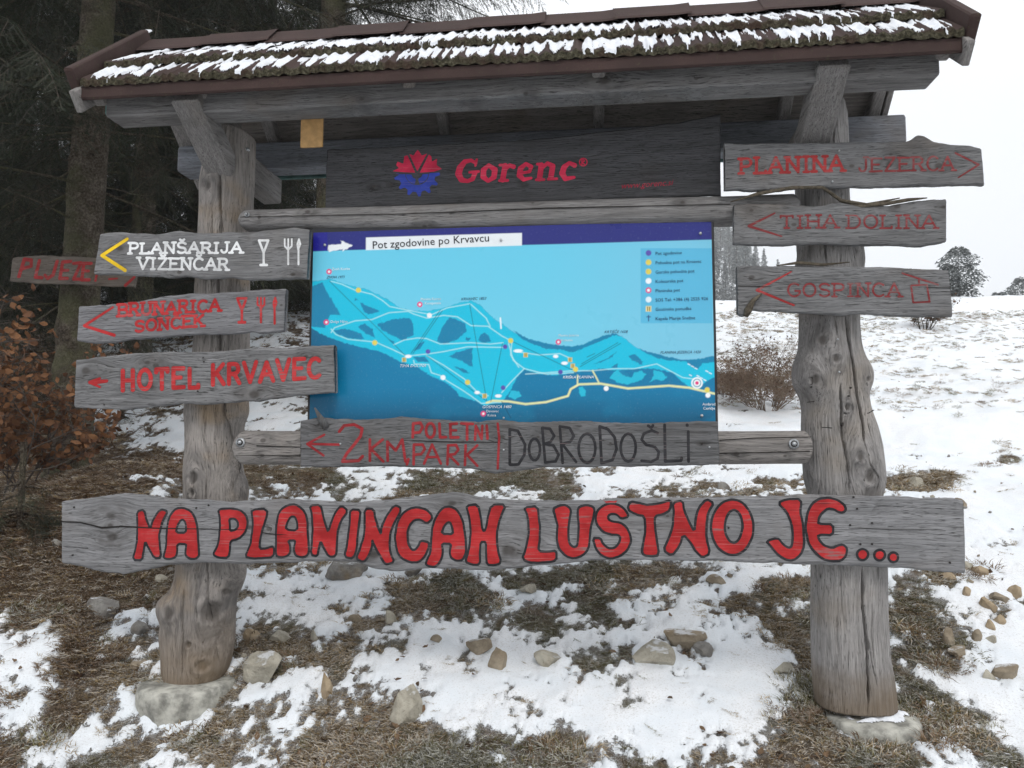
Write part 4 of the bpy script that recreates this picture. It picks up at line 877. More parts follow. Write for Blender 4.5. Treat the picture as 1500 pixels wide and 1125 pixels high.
# ------------------------------------------------------------------ the map panel
YM = -.165
MP = thing('map_panel', 'large blue ski and hiking trail map board with a white title strip and black edge', 'map board', (0, YM, 1.3))
q = at([459, 1042, 1048, 453], [337, 326, 617, 640], YM)
x0, x1 = q[[0, 3], 0].mean(), q[[1, 2], 0].mean(); z1 = q[:2, 1].mean(); z0 = 1.20
put('backing_board', *beam((x0 - .012, YM + .022, (z0 + z1) / 2), (x1 + .012, YM + .022, (z0 + z1) / 2), .036, z1 - z0 + .07, (0, 0, 1), .003, .0002, 12), plain('black_frame', (.012, .013, .016), .35, .5), MP, smooth=False)
rs = .0029; nx = int((x1 - x0) / rs); nz = int((z1 - z0) / rs)
XX, ZZ = np.meshgrid(np.linspace(x0, x1, nx), np.linspace(z0, z1, nz), indexing='ij')
PX, PY, _ = proj(XX, np.full_like(XX, YM), ZZ)
def C(*c): return np.array(s2l(*c))
def mx(col, m, c): m = np.clip(m, 0, 1)[..., None]; return col * (1 - m) + np.asarray(c) * m
AA = .75
def pmask(P):
    f, bx = poly_sdf(np.array(P, float)); m = np.zeros(PX.shape); s = (PX > bx[0] - 2) & (PX < bx[2] + 2) & (PY > bx[1] - 2) & (PY < bx[3] + 2)
    if s.any(): m[s] = np.clip(.5 - f(PX[s] + .9 * vn(PX[s] * .35, PY[s] * .35, 0, 3), PY[s] + .9 * vn(PX[s] * .35, PY[s] * .35, 0, 9)) / (2 * AA), 0, 1)
    return m
def smask(P, r):
    S = [[a[0], a[1], r, c[0], c[1], r] for a, c in zip(P[:-1], P[1:])]
    f, bx = seg_sdf(S); m = np.zeros(PX.shape); s = (PX > bx[0] - 2) & (PX < bx[2] + 2) & (PY > bx[1] - 2) & (PY < bx[3] + 2)
    if s.any(): m[s] = np.clip(.5 - f(PX[s], PY[s]) / (2 * AA), 0, 1)
    return m
skyc = mx(np.broadcast_to(C(104, 203, 232), PX.shape + (3,)).copy(), sstep(380, 520, PY) * .5, C(120, 205, 228))
col = skyc; col = mx(col, sstep(760, 1060, PX) * .6, C(128, 192, 220))  # paler to the right: gloss sheen painted into the print
ridge = [(455, 412), (470, 411), (484, 409), (510, 418), (540, 425), (566, 438), (582, 449), (600, 455), (628, 456), (655, 450), (672, 444), (690, 441), (705, 448), (716, 460), (728, 470), (740, 478), (752, 487), (775, 497), (795, 502), (815, 506), (838, 508), (856, 504), (872, 497), (887, 491), (900, 489), (914, 495), (926, 505), (945, 516), (975, 523), (1000, 528), (1022, 526), (1050, 521)]
land = ridge + [(1050, 660), (440, 660)]
deep = mx(np.broadcast_to(C(0, 120, 165), PX.shape + (3,)).copy(), sstep(560, 620, PY) * .8, C(0, 86, 122))
deep = mx(deep, np.clip(fbm(PX * .02, PY * .03, 0, 3, 4) * 1.2, 0, .35), C(0, 128, 170)); deep = mx(deep, sstep(520, 450, PX) * .5, C(10, 70, 100))
lm = pmask(land); col = col * (1 - lm[..., None]) + deep * lm[..., None]
cyan = ridge[:-1] + [(1047, 524), (1047, 552), (1030, 562), (1010, 567), (998, 558), (985, 546), (960, 540), (930, 540), (905, 543), (880, 540), (845, 545), (815, 550), (790, 548), (768, 541), (757, 553), (748, 572), (735, 590), (708, 594), (690, 583), (668, 572), (650, 559), (630, 550), (612, 538), (585, 529), (560, 516), (530, 509), (500, 501), (470, 489), (455, 480)]
col = mx(col, pmask(cyan), C(16, 190, 222))
dk = C(12, 128, 170)
for P in [[(455, 421), (466, 415), (472, 414), (480, 430), (490, 445), (499, 462), (484, 461), (476, 480), (455, 478)], [(528, 443), (556, 456), (540, 461), (532, 455)], [(488, 484), (505, 481), (528, 488), (534, 497), (515, 496), (495, 490)], [(525, 478), (534, 474), (546, 483), (550, 495), (535, 488)],
          [(553, 475), (575, 468), (600, 465), (606, 478), (606, 490), (590, 499), (570, 489), (558, 482)], [(640, 500), (646, 483), (657, 466), (663, 466), (682, 474), (683, 486), (668, 498), (650, 504)], [(701, 499), (704, 490), (710, 487), (716, 492), (720, 500), (708, 503)], [(658, 522), (668, 516), (692, 510), (692, 538), (675, 528)],
          [(606, 523), (622, 522), (629, 531), (612, 530)], [(606, 514), (614, 502), (622, 500), (615, 511)], [(665, 537), (680, 541), (688, 547), (678, 546)], [(520, 437), (525, 440), (520, 440)], [(683, 494), (690, 495), (686, 500), (682, 498)], [(570, 497), (578, 500), (577, 504)],
          [(752, 484), (775, 497), (795, 502), (815, 505), (838, 508), (856, 504), (872, 497), (887, 491), (900, 488), (912, 493), (900, 491), (885, 497), (866, 505), (850, 512), (838, 516), (820, 512), (800, 511), (778, 503), (765, 497)],
          [(935, 511), (975, 522), (1000, 527), (1022, 526), (1047, 522), (1047, 530), (1030, 532), (1022, 540), (1015, 538), (1005, 530), (980, 528), (960, 524)], [(921, 521), (930, 519), (942, 530), (940, 534), (925, 527)], [(870, 533), (890, 525), (903, 515), (895, 524), (880, 531)], [(896, 538), (905, 532), (904, 540)], [(903, 543), (915, 543), (922, 550), (920, 554), (908, 549)]]:
    col = mx(col, pmask(P), dk)
for P in [[(893, 553), (900, 545), (905, 542), (912, 550), (925, 553), (930, 545), (940, 543), (946, 548), (940, 556), (930, 560), (918, 563), (905, 560)], [(957, 542), (970, 545), (977, 552), (972, 558), (960, 556), (952, 560), (958, 550)], [(848, 567), (853, 566), (858, 572), (858, 580), (852, 581), (848, 575)], [(748, 572), (760, 573), (764, 580), (755, 585), (745, 582)], [(668, 571), (690, 578), (700, 588), (690, 586), (672, 580)]]:
    col = mx(col, pmask(P), C(30, 185, 215))
pale = C(190, 235, 235); yel = C(222, 226, 168)
for P in [[(485, 412), (500, 416), (520, 425), (545, 431), (560, 440), (571, 449), (600, 455), (632, 461), (655, 451), (688, 445)], [(485, 487), (490, 480), (520, 470), (545, 468), (570, 458), (598, 456), (606, 460), (625, 466), (650, 462), (670, 464), (690, 477), (715, 478), (735, 492), (750, 500), (748, 520), (760, 538)],
          [(485, 482), (492, 490), (510, 497), (550, 501), (575, 512), (596, 522)], [(577, 505), (592, 498), (612, 495), (625, 496), (645, 504), (690, 502), (718, 504), (737, 502)], [(603, 521), (630, 518), (650, 515), (685, 508), (740, 509)], [(625, 521), (650, 535), (680, 555), (700, 575), (715, 580)], [(690, 446), (700, 455), (712, 466), (718, 478)],
          [(606, 528), (607, 533), (628, 534), (632, 546), (645, 550), (655, 558), (675, 570), (690, 580), (705, 591), (735, 589)], [(770, 548), (800, 546), (840, 543), (868, 543), (900, 540), (930, 540), (962, 533), (985, 545), (1000, 553), (1015, 555)], [(745, 503), (752, 528), (768, 540), (800, 548), (840, 546)], [(735, 575), (748, 560), (768, 540)], [(755, 515), (790, 520), (820, 518), (836, 525)]]:
    col = mx(col, smask(P, .75) * .75, pale)
col = mx(col, smask([(713, 590), (722, 587), (745, 588), (770, 592), (800, 589), (832, 580), (836, 570), (848, 563), (880, 562), (920, 569), (980, 565), (1010, 568), (1048, 577)], 1.6), yel)
for P in [[(868, 543), (873, 552), (878, 562)], [(846, 550), (846, 562)]]: col = mx(col, smask(P, 1.1), yel)
for P in [[(483, 412), (596, 523)], [(645, 454), (602, 518)], [(648, 455), (605, 518)], [(688, 446), (713, 587)], [(736, 503), (719, 588)], [(750, 500), (845, 545)], [(850, 537), (909, 503)], [(852, 533), (905, 502)], [(625, 521), (712, 587)], [(735, 588), (748, 612)], [(860, 523), (871, 518)]]:
    col = mx(col, smask(P, .35) * .8, C(10, 30, 60))
def dot(px, py, r, c): global col; col = mx(col, np.clip(.5 - (np.hypot(PX - px, PY - py) - r) / (2 * AA), 0, 1), c)
pk, wh, yl, pu = C(225, 50, 120), C(240, 244, 246), C(222, 205, 90), C(90, 80, 170)
for px, py in [(482, 398), (478, 472), (615, 446), (818, 501), (708, 606)]: dot(px, py, 4, pk); dot(px, py, 1.8, wh)
for px, py in [(525, 425), (549, 502), (685, 560), (748, 499), (843, 541), (1036, 571)]: dot(px, py, 3.8, yl)
for px, py in [(627, 515), (740, 508), (821, 545), (737, 568)]: dot(px, py, 3.4, pu)
for px, py in [(629, 462), (649, 553), (888, 569), (1037, 579)]: dot(px, py, 3.6, wh)
dot(1021, 561, 8.5, wh); dot(1021, 561, 6.2, C(60, 150, 180)); dot(1021, 561, 4.8, wh); dot(1021, 561, 2.6, pk)
def rect(a, b_, c, d, colr, rad=0.):
    global col
    f = np.maximum(np.maximum(a - PX, PX - c), np.maximum(b_ - PY, PY - d)); col = mx(col, np.clip(.5 - f / (2 * AA), 0, 1), colr)
for px, py in [(592, 527), (710, 580), (770, 520), (835, 527), (839, 536)]: rect(px - 3, py - 3.2, px + 3, py + 3.2, C(235, 210, 120)); rect(px - 1.5, py - 2.4, px - .5, py + 2.4, C(60, 40, 30)); rect(px + .7, py - 2.4, px + 1.6, py + 2.4, C(60, 40, 30))
for px, py, w in [(598, 522, 5), (759, 514, 7), (814, 522, 4), (827, 532, 5), (699, 575, 4), (730, 580, 5)]: col = mx(col, np.clip(1 - (np.hypot((PX - px) / w, (PY - py) / 2.6) - .7) * 2, 0, 1), wh)
for i in range(9): px, py = 1008 + (i * 13) % 34, 533 + (i * 17) % 24; col = mx(col, smask([(px, py), (px + 3, py + 1.5)], .6), wh)
col = mx(col, smask([(733, 466), (734, 481)], 1.0), wh)
# title strip (its lower edge climbs a little to the right like everything else on the panel)
tb = lambda a, b_: np.interp(PX, [460, 1042], [a, b_])
col = mx(col, np.clip((tb(368, 351) - PY) / 1.2 + .5, 0, 1), C(36, 42, 122)); col = mx(col, np.clip((tb(368, 351) - PY) / 1.2 + .5, 0, 1) * np.clip(480 - PX, 0, 1), C(28, 28, 140))
col = mx(col, np.clip(.5 + np.minimum(np.minimum(PX - 536, 764.5 - PX), np.minimum(PY - (348 - (PX - 536) * .03), (366.5 - (PX - 536) * .03) - PY)) / 1.2, 0, 1), C(232, 238, 242))
for P in [[(481, 359), (500, 357), (499, 352), (517, 360), (502, 368), (502, 365), (481, 369)]]: col = mx(col, pmask(P), C(236, 240, 244))
f = np.maximum(np.maximum(938 - PX, PX - 1044), np.maximum(363 - PY, PY - 474)); col = mx(col, np.clip(-f, 0, 1) * .75, C(76, 178, 218))
for i, cc in enumerate([pu, yl, yl, wh, pk, C(225, 240, 246), None, None]):
    py = 370.5 + i * 13.65
    if cc is not None: dot(950, py, 4.2, cc)
    if i == 4: dot(950, py, 2.2, wh)
    if i == 6: rect(946, py - 4, 954, py + 4, C(240, 220, 150)); rect(948, py - 3, 949.3, py + 3, C(60, 40, 30)); rect(951, py - 3, 952.3, py + 3, C(60, 40, 30))
    if i == 7: rect(949.4, py - 4.4, 950.8, py + 4.4, C(30, 50, 110)); rect(947, py - 2.6, 953.2, py - 1.4, C(30, 50, 110))
N = NT('printed_map_sheet'); vc = N.n('ShaderNodeVertexColor'); vc.layer_name = 'print'
nn = N.noise(N.coord(), 3.5, 4, .6); nd = N.noise(N.coord(), 90, 3, .6)
cc = N.mix(N.fr(nd, .55, .8, 0, .10), vc.outputs[0], (.5, .55, .6)); N.base(cc, N.fr(nn, .3, .7, .26, .45), .25); N.bump(nn, .004, .3); N.b.inputs['Coat Weight'].default_value = .2; N.b.inputs['Coat Roughness'].default_value = .12
V = np.stack([XX, np.full_like(XX, YM) + .0015 * fbm(XX * 2, ZZ * 2, 0, 2, 3), ZZ], -1).reshape(-1, 3)
put('printed_sheet', V, grid_faces(nx, nz), N.m, MP, attr={'print': (col * 1.04).reshape(-1, 3)}, smooth=True)
# small lettering
def texts(L, Y, mat, parent, name='lettering'):
    V = []; Fs = []; dg = None
    for (s, px, py, hp, ang, sh) in L:
        cu = bpy.data.curves.new('t', 'FONT'); cu.body = s; cu.resolution_u = 2; cu.shear = sh; cu.offset = 0
        o = bpy.data.objects.new('t', cu); COL.objects.link(o); bpy.context.view_layer.update()
        me = o.to_mesh(); v = np.array([x.co[:] for x in me.vertices]); fs = [list(p.vertices) for p in me.polygons]; o.to_mesh_clear()
        bpy.data.objects.remove(o); bpy.data.curves.remove(cu)
        k = hp * pxm(px, py, Y) / .68; p = at(px, py, Y); a = math.atan2(-ang, 1)
        x = v[:, 0] * k; z = v[:, 1] * k
        X = p[0] + x * math.cos(a) - z * math.sin(a); Z = p[1] + x * math.sin(a) + z * math.cos(a); n0 = len(V)
        V += [(a_, Y, b_) for a_, b_ in zip(X, Z)]; Fs += [[i + n0 for i in q] for q in fs]
    return put(name, V, Fs, mat, parent, smooth=False, kind='stuff')
ink = plain('black_print', (.01, .012, .02), .4); inkb = plain('navy_print', (.012, .03, .10), .4); wp = plain('white_print', (.75, .8, .85), .4)
texts([('Pot zgodovine po Krvavcu', 545, 364.5, 10.8, -.034, 0)], YM - .0025, ink, MP)
texts([(s, 960, 373.5 + i * 13.65, 4.6, -.01, 0) for i, s in enumerate(['Pot zgodovine', 'Pohodna pot na Krvavec', 'Gorska pohodna pot', 'Kolesarska pot', 'Planinska pot', 'SOS Tel: +386 (4) 2525 926', 'Gostinska ponudba', 'Kapela Marije Snežne'])] +
      [('KRVAVEC 1853', 675, 440, 3.8, -.01, .3), ('KRTIŠČE 1658', 885, 488, 3.8, 0, .3), ('PLANINA JEZERCA 1420', 967, 518, 3.8, 0, .3), ('ZVOH 1971', 478, 408, 3.6, 0, .3)], YM - .0025, inkb, MP)
texts([('TIHA DOLINA', 585, 538, 4.2, 0, .3), ('GOSPINCA 1480', 706, 598, 4, 0, .3), ('KRIŠKA PLANINA', 824, 554.5, 4, 0, .3), ('Zvoh Korita', 486, 396, 3.6, 0, 0), ('Dolga Njiva', 484, 473, 3.6, 0, 0), ('Planina Koren', 616, 440, 3.6, 0, 0), ('Kompotela', 622, 446, 3.6, 0, 0), ('Planina Jezerca', 818, 493, 3.4, 0, 0), ('Košutna', 822, 500, 3.4, 0, 0), ('Davovec', 712, 604, 3.6, 0, 0), ('Kokra', 714, 610, 3.4, 0, 0), ('Ambrož', 1029, 594, 4, 0, 0), ('Cerklje', 1030, 600, 4, 0, 0)], YM - .0025, wp, MP)
for q in [(476, 359), (734, 352), (1026, 342), (1028, 609)]:
    x, z = at(*q, YM); put('screw', *tube([(x, YM - .008, z), (x, YM + .004, z)], [.006, .008], 12), M['steel'], MP)
b_ = bpy.data.objects['header_board']
texts([('www.gorenc.si', 909, 276.5, 8.6, -.035, .35)], YG - .0016, paint('worn_crimson_paint', s2l(165, 22, 55), .25, seed=12), b_)
# ------------------------------------------------------------------ ground: one snowy hillside sheet
def caps(L):
    return [(np.array(p, float), r, w) for p, r, w in L]
SNOWY = caps([  # photo-traced snow patches: polyline, half width (px), weight
 ([(-20, 990), (60, 955), (130, 925), (235, 893)], 22, 1.1), ([(0, 1040), (40, 1035)], 14, .8), ([(60, 1112), (160, 1088), (240, 1062), (330, 1040), (420, 1008)], 17, 1.1), ([(300, 1045), (420, 1030), (470, 990)], 14, .7),
 ([(560, 985), (620, 1000), (760, 990), (900, 1015), (1000, 990), (1130, 975)], 30, 1.2), ([(650, 1040), (760, 1050), (900, 1060), (1060, 1050)], 34, 1.3), ([(700, 1010), (1100, 1010)], 34, 1.2), ([(740, 1095), (760, 1075)], 10, .6), ([(960, 1095), (1060, 1090), (1090, 1070)], 20, .9),
 ([(350, 855), (420, 862), (520, 848), (640, 838)], 13, 1.0), ([(350, 905), (440, 880), (500, 872)], 12, .9), ([(560, 838), (700, 830)], 10, .8), ([(640, 928), (720, 905), (790, 878)], 10, .9), ([(480, 925), (600, 935), (680, 930)], 9, .7), ([(570, 960), (690, 960), (780, 960)], 16, .8),
 ([(915, 908), (1010, 903)], 7, .9), ([(860, 930), (1100, 935)], 8, .4), ([(1085, 848), (1190, 838)], 10, 1.0), ([(820, 870), (880, 855)], 8, .7), ([(1010, 870), (1060, 880)], 8, .6), ([(1050, 965), (1150, 960)], 16, .8),
 ([(520, 690), (560, 700), (540, 730)], 22, .8), ([(560, 640), (1100, 650)], 40, .9), ([(860, 715), (1000, 700), (1180, 690)], 12, 1.0), ([(840, 735), (900, 725)], 8, .8),
 ([(130, 610), (280, 640), (340, 660)], 22, .9), ([(380, 610), (450, 620)], 22, .9), ([(350, 540), (460, 545)], 22, .9), ([(60, 440), (180, 430), (290, 440)], 16, .7), ([(200, 550), (290, 540)], 22, .7),
 ([(1330, 600), (1500, 600)], 70, 1.6), ([(1420, 760), (1500, 720)], 50, 1.5), ([(1440, 850), (1510, 830)], 30, 1.3), ([(1300, 850), (1330, 870)], 10, .7), ([(1330, 985), (1400, 1000), (1500, 1060)], 20, 1.2), ([(1480, 930), (1500, 960)], 24, .8), ([(1300, 560), (1300, 660)], 40, 1.2), ([(1060, 600), (1170, 620)], 30, 1.3)])
BROWN = caps([
 ([(0, 760), (120, 860), (180, 800), (40, 680)], 90, 2.0), ([(220, 880), (100, 900), (20, 920)], 16, .9), ([(180, 980), (150, 1010), (90, 1060)], 26, 1.0), ([(300, 990), (240, 1040), (200, 990)], 18, .7), ([(380, 700), (480, 690), (480, 720)], 26, 1.0), ([(620, 705), (820, 700)], 22, 1.4), ([(160, 680), (420, 700)], 24, 1.2),
 ([(600, 880), (700, 880), (650, 860)], 20, 1.3), ([(760, 850), (900, 845), (1030, 840)], 14, 1.2), ([(840, 920), (780, 920)], 10, .8), ([(500, 1090), (640, 1115), (560, 1060)], 26, 1.0), ([(780, 1105), (850, 1110)], 28, 1.2), ([(1120, 870), (1190, 860)], 16, 1.2), ([(1180, 980), (1200, 1060), (1130, 1110)], 30, 1.1),
 ([(1330, 890), (1380, 940), (1350, 980)], 42, 1.4), ([(1340, 1040), (1400, 1080), (1460, 1120)], 34, 1.6), ([(1210, 1100), (1320, 1110)], 26, 1.4), ([(1310, 712), (1380, 705)], 18, 2.2), ([(1470, 676), (1485, 676)], 10, 2.5), ([(1350, 840), (1400, 860)], 16, 1.2), ([(1020, 715), (1060, 712)], 9, 1.3), ([(1110, 710), (1160, 708)], 10, 1.2),
 ([(1130, 560), (1080, 560)], 22, 1.0), ([(1090, 606), (1120, 606)], 7, 1.1), ([(200, 880), (230, 850)], 30, .9), ([(420, 940), (440, 960), (360, 950)], 18, .9), ([(0, 500), (60, 560)], 50, 1.0), ([(190, 405), (300, 410)], 12, .8), ([(460, 960), (540, 980)], 14, .5), ([(1240, 850), (1180, 900), (1190, 940)], 16, .5)])
def profile(Y):
    return np.interp(Y, [-9, -3.75, -1.2, -.4, 0, 1.0, 4, 9, 20, 29, 36, 60, 110, 260], [-.9, -.62, -.33, -.14, -.015, .27, 1.03, 2.38, 5.2, 7.25, 8.0, 9.0, 15, 40])
def ground_base(x, y):
    z = profile(y + .25 * vn(x * .5, y * .5, 0, 2) + .09 * x * np.clip((y + 1) / 6, 0, 1) * (x < 0) * -1)
    z = z + .50 * np.exp(-(((x + 3.3) / 1.1) ** 2 + ((y - 1.5) / 1.5) ** 2)) - .10 * np.exp(-(((x + 1.7) / .8) ** 2 + ((y + .4) / .4) ** 2)) * 1
    z = z + .12 * np.exp(-(((x - 2.2) / .5) ** 2 + ((y - .9) / .5) ** 2)) + .14 * sstep(4.2, 5.0, y + .35 * vn(x * 1.2, 3, 0, 6)) * sstep(-1, 1.5, x) * np.clip((9 - y) / 3, 0, 1)
    z = z + .05 * fbm(x * 1.3, y * 2.4, 0, 3, 24) * sstep(2, 6, y) * sstep(40, 20, y)
    z = z + .10 * fbm(x * .7, y * .7, 0, 3, 21) * np.clip((y + 2) / 3, .25, 1) + .028 * fbm(x * 3.1, y * 3.1, 0, 3, 22)
    d = np.hypot(x - CAM[0], y - CAM[1]); az_ = np.degrees(np.arctan2(x - CAM[0], y - CAM[1]))
    z = z + .055 * np.clip(y - 3, 0, 25) * sstep(-1.5, -6, x)
    z = z + .07 * np.exp(-(((x - 1.5) / .55) ** 2 + ((y + .45) / .28) ** 2))
    z = z + np.interp(d, [100, 180, 270, 390, 520, 650], [0, 8, 30, 66, 104, 135]) * sstep(15.5, 6, az_ + 3 * vn(x * .01, y * .01, 0, 8)) * sstep(-60, -20, az_)
    return z
def seglist(x, y, L):
    best = np.zeros(x.shape)
    for P, r, w in L:
        d = np.full(x.shape, 1e9)
        for a, b in zip(P[:-1], P[1:]):
            e = b - a; t = np.clip(((x - a[0]) * e[0] + (y - a[1]) * e[1]) / (e @ e + 1e-9), 0, 1)
            d = np.minimum(d, np.hypot(x - a[0] - t * e[0], (y - a[1] - t * e[1]) * 1.25))
        best = np.maximum(best, w * np.exp(-(d / (r * 1.15)) ** 2))
    return best
def cover(x, y, z):
    """snow cover (>0 snow, <0 grass and litter) from the traced patches, broken up by world noise"""
    px, py, w = proj(x, y, z); infr = (w > .3)
    px = np.where(infr, px, 750); py = np.where(infr, py, 1200)
    inside = infr & (px > -150) & (px < 1650) & (py < 1250)
    base = np.where(py > 690, .06, .50)
    base = base + .55 * sstep(1290, 1420, px) + .3 * sstep(560, 470, py) * (px > 1000) - .9 * sstep(150, 60, px) * (py > 380) * (py < 890) - .35 * sstep(1060, 1125, py) * (px < 1050)
    base = base - .35 * ((px < 480) & (py < 700))
    c = base + .85 * seglist(px, py, SNOWY) - .8 * seglist(px, py, BROWN)
    c = np.where(inside, c, .15)
    n = .70 * fbm(x * 2.4, y * 2.4, 0, 3, 61) + 1.75 * fbm(x * 7.5, y * 6, 0, 4, 62, .72) + .95 * fbm(x * 28, y * 22, 0, 2, 63)
    return c + n
# polar grid round the viewpoint, dense where the slope is seen at close range
az = np.radians(np.concatenate([np.linspace(-180, -46, 40, endpoint=False), np.linspace(-46, 42, 620, endpoint=False), np.linspace(42, 180, 42, endpoint=False)]))
rr = np.concatenate([np.linspace(.2, 2.3, 10, endpoint=False), 2.3 * (34 / 2.3) ** np.linspace(0, 1, 470, endpoint=False), 34 * (660 / 34) ** np.linspace(0, 1, 80)])
AZ, RR = np.meshgrid(az, rr, indexing='ij')
GX = CAM[0] + RR * np.sin(AZ); GY = CAM[1] + RR * np.cos(AZ)
GZ0 = ground_base(GX, GY); GC = cover(GX, GY, GZ0)
def snow_depth(c, x, y): return .02 * fbm(x * 1.4, y * 2.2, 0, 3, 73) * np.clip(y / 4, 0, 2) * (c > 0) * 0 + .028 * sstep(-.05, .55, c) + .012 * fbm(x * 9, y * 9, 0, 3, 71) * sstep(0, .4, c)
rough = (1 - sstep(-.1, .3, GC)) * (.014 * fbm(GX * 16, GY * 16, 0, 4, 72, .65) + .01)
GZ = GZ0 + snow_depth(GC, GX, GY) + rough
nA, nR = GX.shape
N = NT('snowy_mountain_ground'); co = N.coord()
atn = N.n('ShaderNodeAttribute'); atn.attribute_name = 'snow'; s_ = atn.outputs['Fac']
att = N.n('ShaderNodeAttribute'); att.attribute_name = 'litter'; lt = att.outputs['Fac']
n1 = N.noise(co, 26, 5, .7); n2 = N.noise(co, 110, 4, .7); n3 = N.noise(co, 2.6, 3, .6); n4 = N.noise(co, 300, 2, .6)
sw = N.math('ADD', N.math('ADD', s_, N.math('MULTIPLY', N.math('SUBTRACT', n1, .5), 1.3)), N.math('MULTIPLY', N.math('SUBTRACT', n2, .5), 1.5))
mask = N.fr(sw, -.06, .16)
soil = N.ramp(n2, [(.28, (.02, .014, .009)), (.43, (.055, .038, .022)), (.56, (.125, .09, .055)), (.70, (.30, .24, .17))])
soil = N.mix(N.fr(n3, .4, .65, 0, .6), soil, N.mix(n2, (.03, .035, .018), (.13, .12, .065)))
soil = N.mix(lt, soil, N.ramp(n1, [(.3, (.018, .012, .008)), (.5, (.07, .043, .024)), (.7, (.16, .10, .055))]))
fz = N.noise(co, 420, 3, .7); soil = N.mix(N.math('MULTIPLY', N.math('MULTIPLY', N.fr(fz, .49, .60, 0, .9), N.fr(s_, -.75, .05, .05, 1.0)), N.math('SUBTRACT', 1, N.math('MULTIPLY', lt, .6))), soil, (.70, .72, .75))
snow = N.mix(N.fr(n3, .3, .7), (.78, .83, .88), (.87, .89, .92)); snow = N.mix(N.fr(N.math('ADD', n2, N.math('MULTIPLY', n3, .3)), .68, .82, 0, .45), snow, (.42, .40, .36))
N.base(N.mix(mask, soil, snow), N.math('SUBTRACT', .92, N.math('MULTIPLY', mask, .3)), .3)
hb = N.math('ADD', N.math('MULTIPLY', n1, .5), N.math('ADD', N.math('MULTIPLY', n2, .5), N.math('MULTIPLY', n4, .2)))
hb = N.math('MULTIPLY', hb, N.math('SUBTRACT', 1.15, N.math('MULTIPLY', mask, .8))); N.bump(hb, .02, .8)
litter = sstep(-2.3, -3.2, GX) * sstep(7, 3, GY) * .9 + .45 * sstep(.1, .6, fbm(GX * 1.1, GY * 1.1, 0, 2, 81)) + .8 * sstep(6, 9, GY) * sstep(-2, -4, GX)
put('ground', np.stack([GX, GY, GZ], -1).reshape(-1, 3), grid_faces(nA, nR, wrap=True), N.m, kind='structure',
    attr={'snow': GC.reshape(-1), 'litter': np.clip(litter, 0, 1).reshape(-1)})
def gz(x, y):
    x = np.asarray(x, float); y = np.asarray(y, float); z0 = ground_base(x, y); c = cover(x, y, z0)
    return z0 + snow_depth(c, x, y), c
def hit(px, py):
    """where the view ray through a photo pixel meets the hillside"""
    d = F_ + R_ * ((px - 750) / FPX) + U_ * ((562.5 - py) / FPX); t = np.concatenate([np.linspace(2, 12, 2500), np.linspace(12, 60, 1500)])
    P = CAM + t[:, None] * d; g = ground_base(P[:, 0], P[:, 1]); i = np.flatnonzero(P[:, 2] < g)
    i = i[0] if len(i) else 1500
    return P[i, 0], P[i, 1], float(gz(P[i, 0], P[i, 1])[0]), t[i]

# ------------------------------------------------------------------ footings and stones
mconc = plain('rough_concrete', (.36, .355, .32), .95, .15, .5, 13, 0, .02)
def lump(cx, cy, z0, sx, sy, sz, seed, cuts=9, sub=3, rot=0., flat_=.35, rough=.09):
    import bmesh
    bm = bmesh.new(); bmesh.ops.create_icosphere(bm, subdivisions=sub, radius=1)
    V = np.array([v.co[:] for v in bm.verts]); Fs = [[v.index for v in f.verts] for f in bm.faces]; bm.free()
    r = np.random.default_rng(seed)
    V = V * 1.15
    for _ in range(cuts):
        n = r.normal(size=3); n /= np.linalg.norm(n); d = r.uniform(.48, .85); s = V @ n - d; V = V - np.outer(np.clip(s, 0, None), n)
    V = V + (V / (np.linalg.norm(V, axis=1)[:, None] + 1e-6)) * (rough * fbm(V[:, 0] * 2.2 + seed, V[:, 1] * 2.2, V[:, 2] * 2.2, 4, seed))[:, None]
    V = V / np.abs(V).max(0)
    V = V * [sx, sy, sz]; c, s = math.cos(rot), math.sin(rot)
    V = np.stack([V[:, 0] * c - V[:, 1] * s, V[:, 0] * s + V[:, 1] * c, V[:, 2]], 1)
    return V + [cx, cy, z0], Fs
def footing(cx, cy, ztop, zbot, r, seed, label, snow):
    t = thing('concrete_footing', label, 'footing', (cx, cy, zbot))
    pr = [(.0, ztop), (.55, ztop + .002), (.8, ztop - .001), (.95, ztop - .005), (.985, ztop - .014), (1.0, ztop - .04), (.995, ztop - .08), (.985, ztop - .13), (.97, zbot)]
    n = 72; V = []
    for q, z in pr:
        for k in range(n):
            a = k * 2 * math.pi / n; rr_ = r * q * (1 + .07 * vn(math.cos(a) * 1.7 + seed, math.sin(a) * 1.7, 0, seed)) + .012 * fbm(math.cos(a) * 7, math.sin(a) * 7, z * 22, 3, seed) * (q > .9)
            V.append((cx + rr_ * math.cos(a), cy + rr_ * math.sin(a), z + .004 * vn(math.cos(a) * 3 * q, math.sin(a) * 3 * q, 0, seed)))
    Fs = []
    for j in range(len(pr) - 1):
        for k in range(n): k2 = (k + 1) % n; Fs.append([j * n + k, j * n + k2, (j + 1) * n + k2, (j + 1) * n + k])
    put('block', V, Fs, mconc, t)
    if snow:
        m_ = 56; X, Y = np.meshgrid(np.linspace(-1, 1, m_), np.linspace(-1, 1, m_), indexing='ij'); R0 = np.hypot(X, Y)
        h = .016 * sstep(0, .3, .62 - R0 + .5 * fbm(X * 3, Y * 3, 0, 3, seed) - .25 * (Y > .1)) ; keep = h > .0005
        kf = (keep[:-1, :-1] & keep[1:, :-1] & keep[1:, 1:] & keep[:-1, 1:]).reshape(-1)
        put('snow', np.stack([cx + X * r, cy + Y * r, ztop + .003 + h], -1).reshape(-1, 3), grid_faces(m_, m_)[kf], M['snow'], t, kind='stuff')
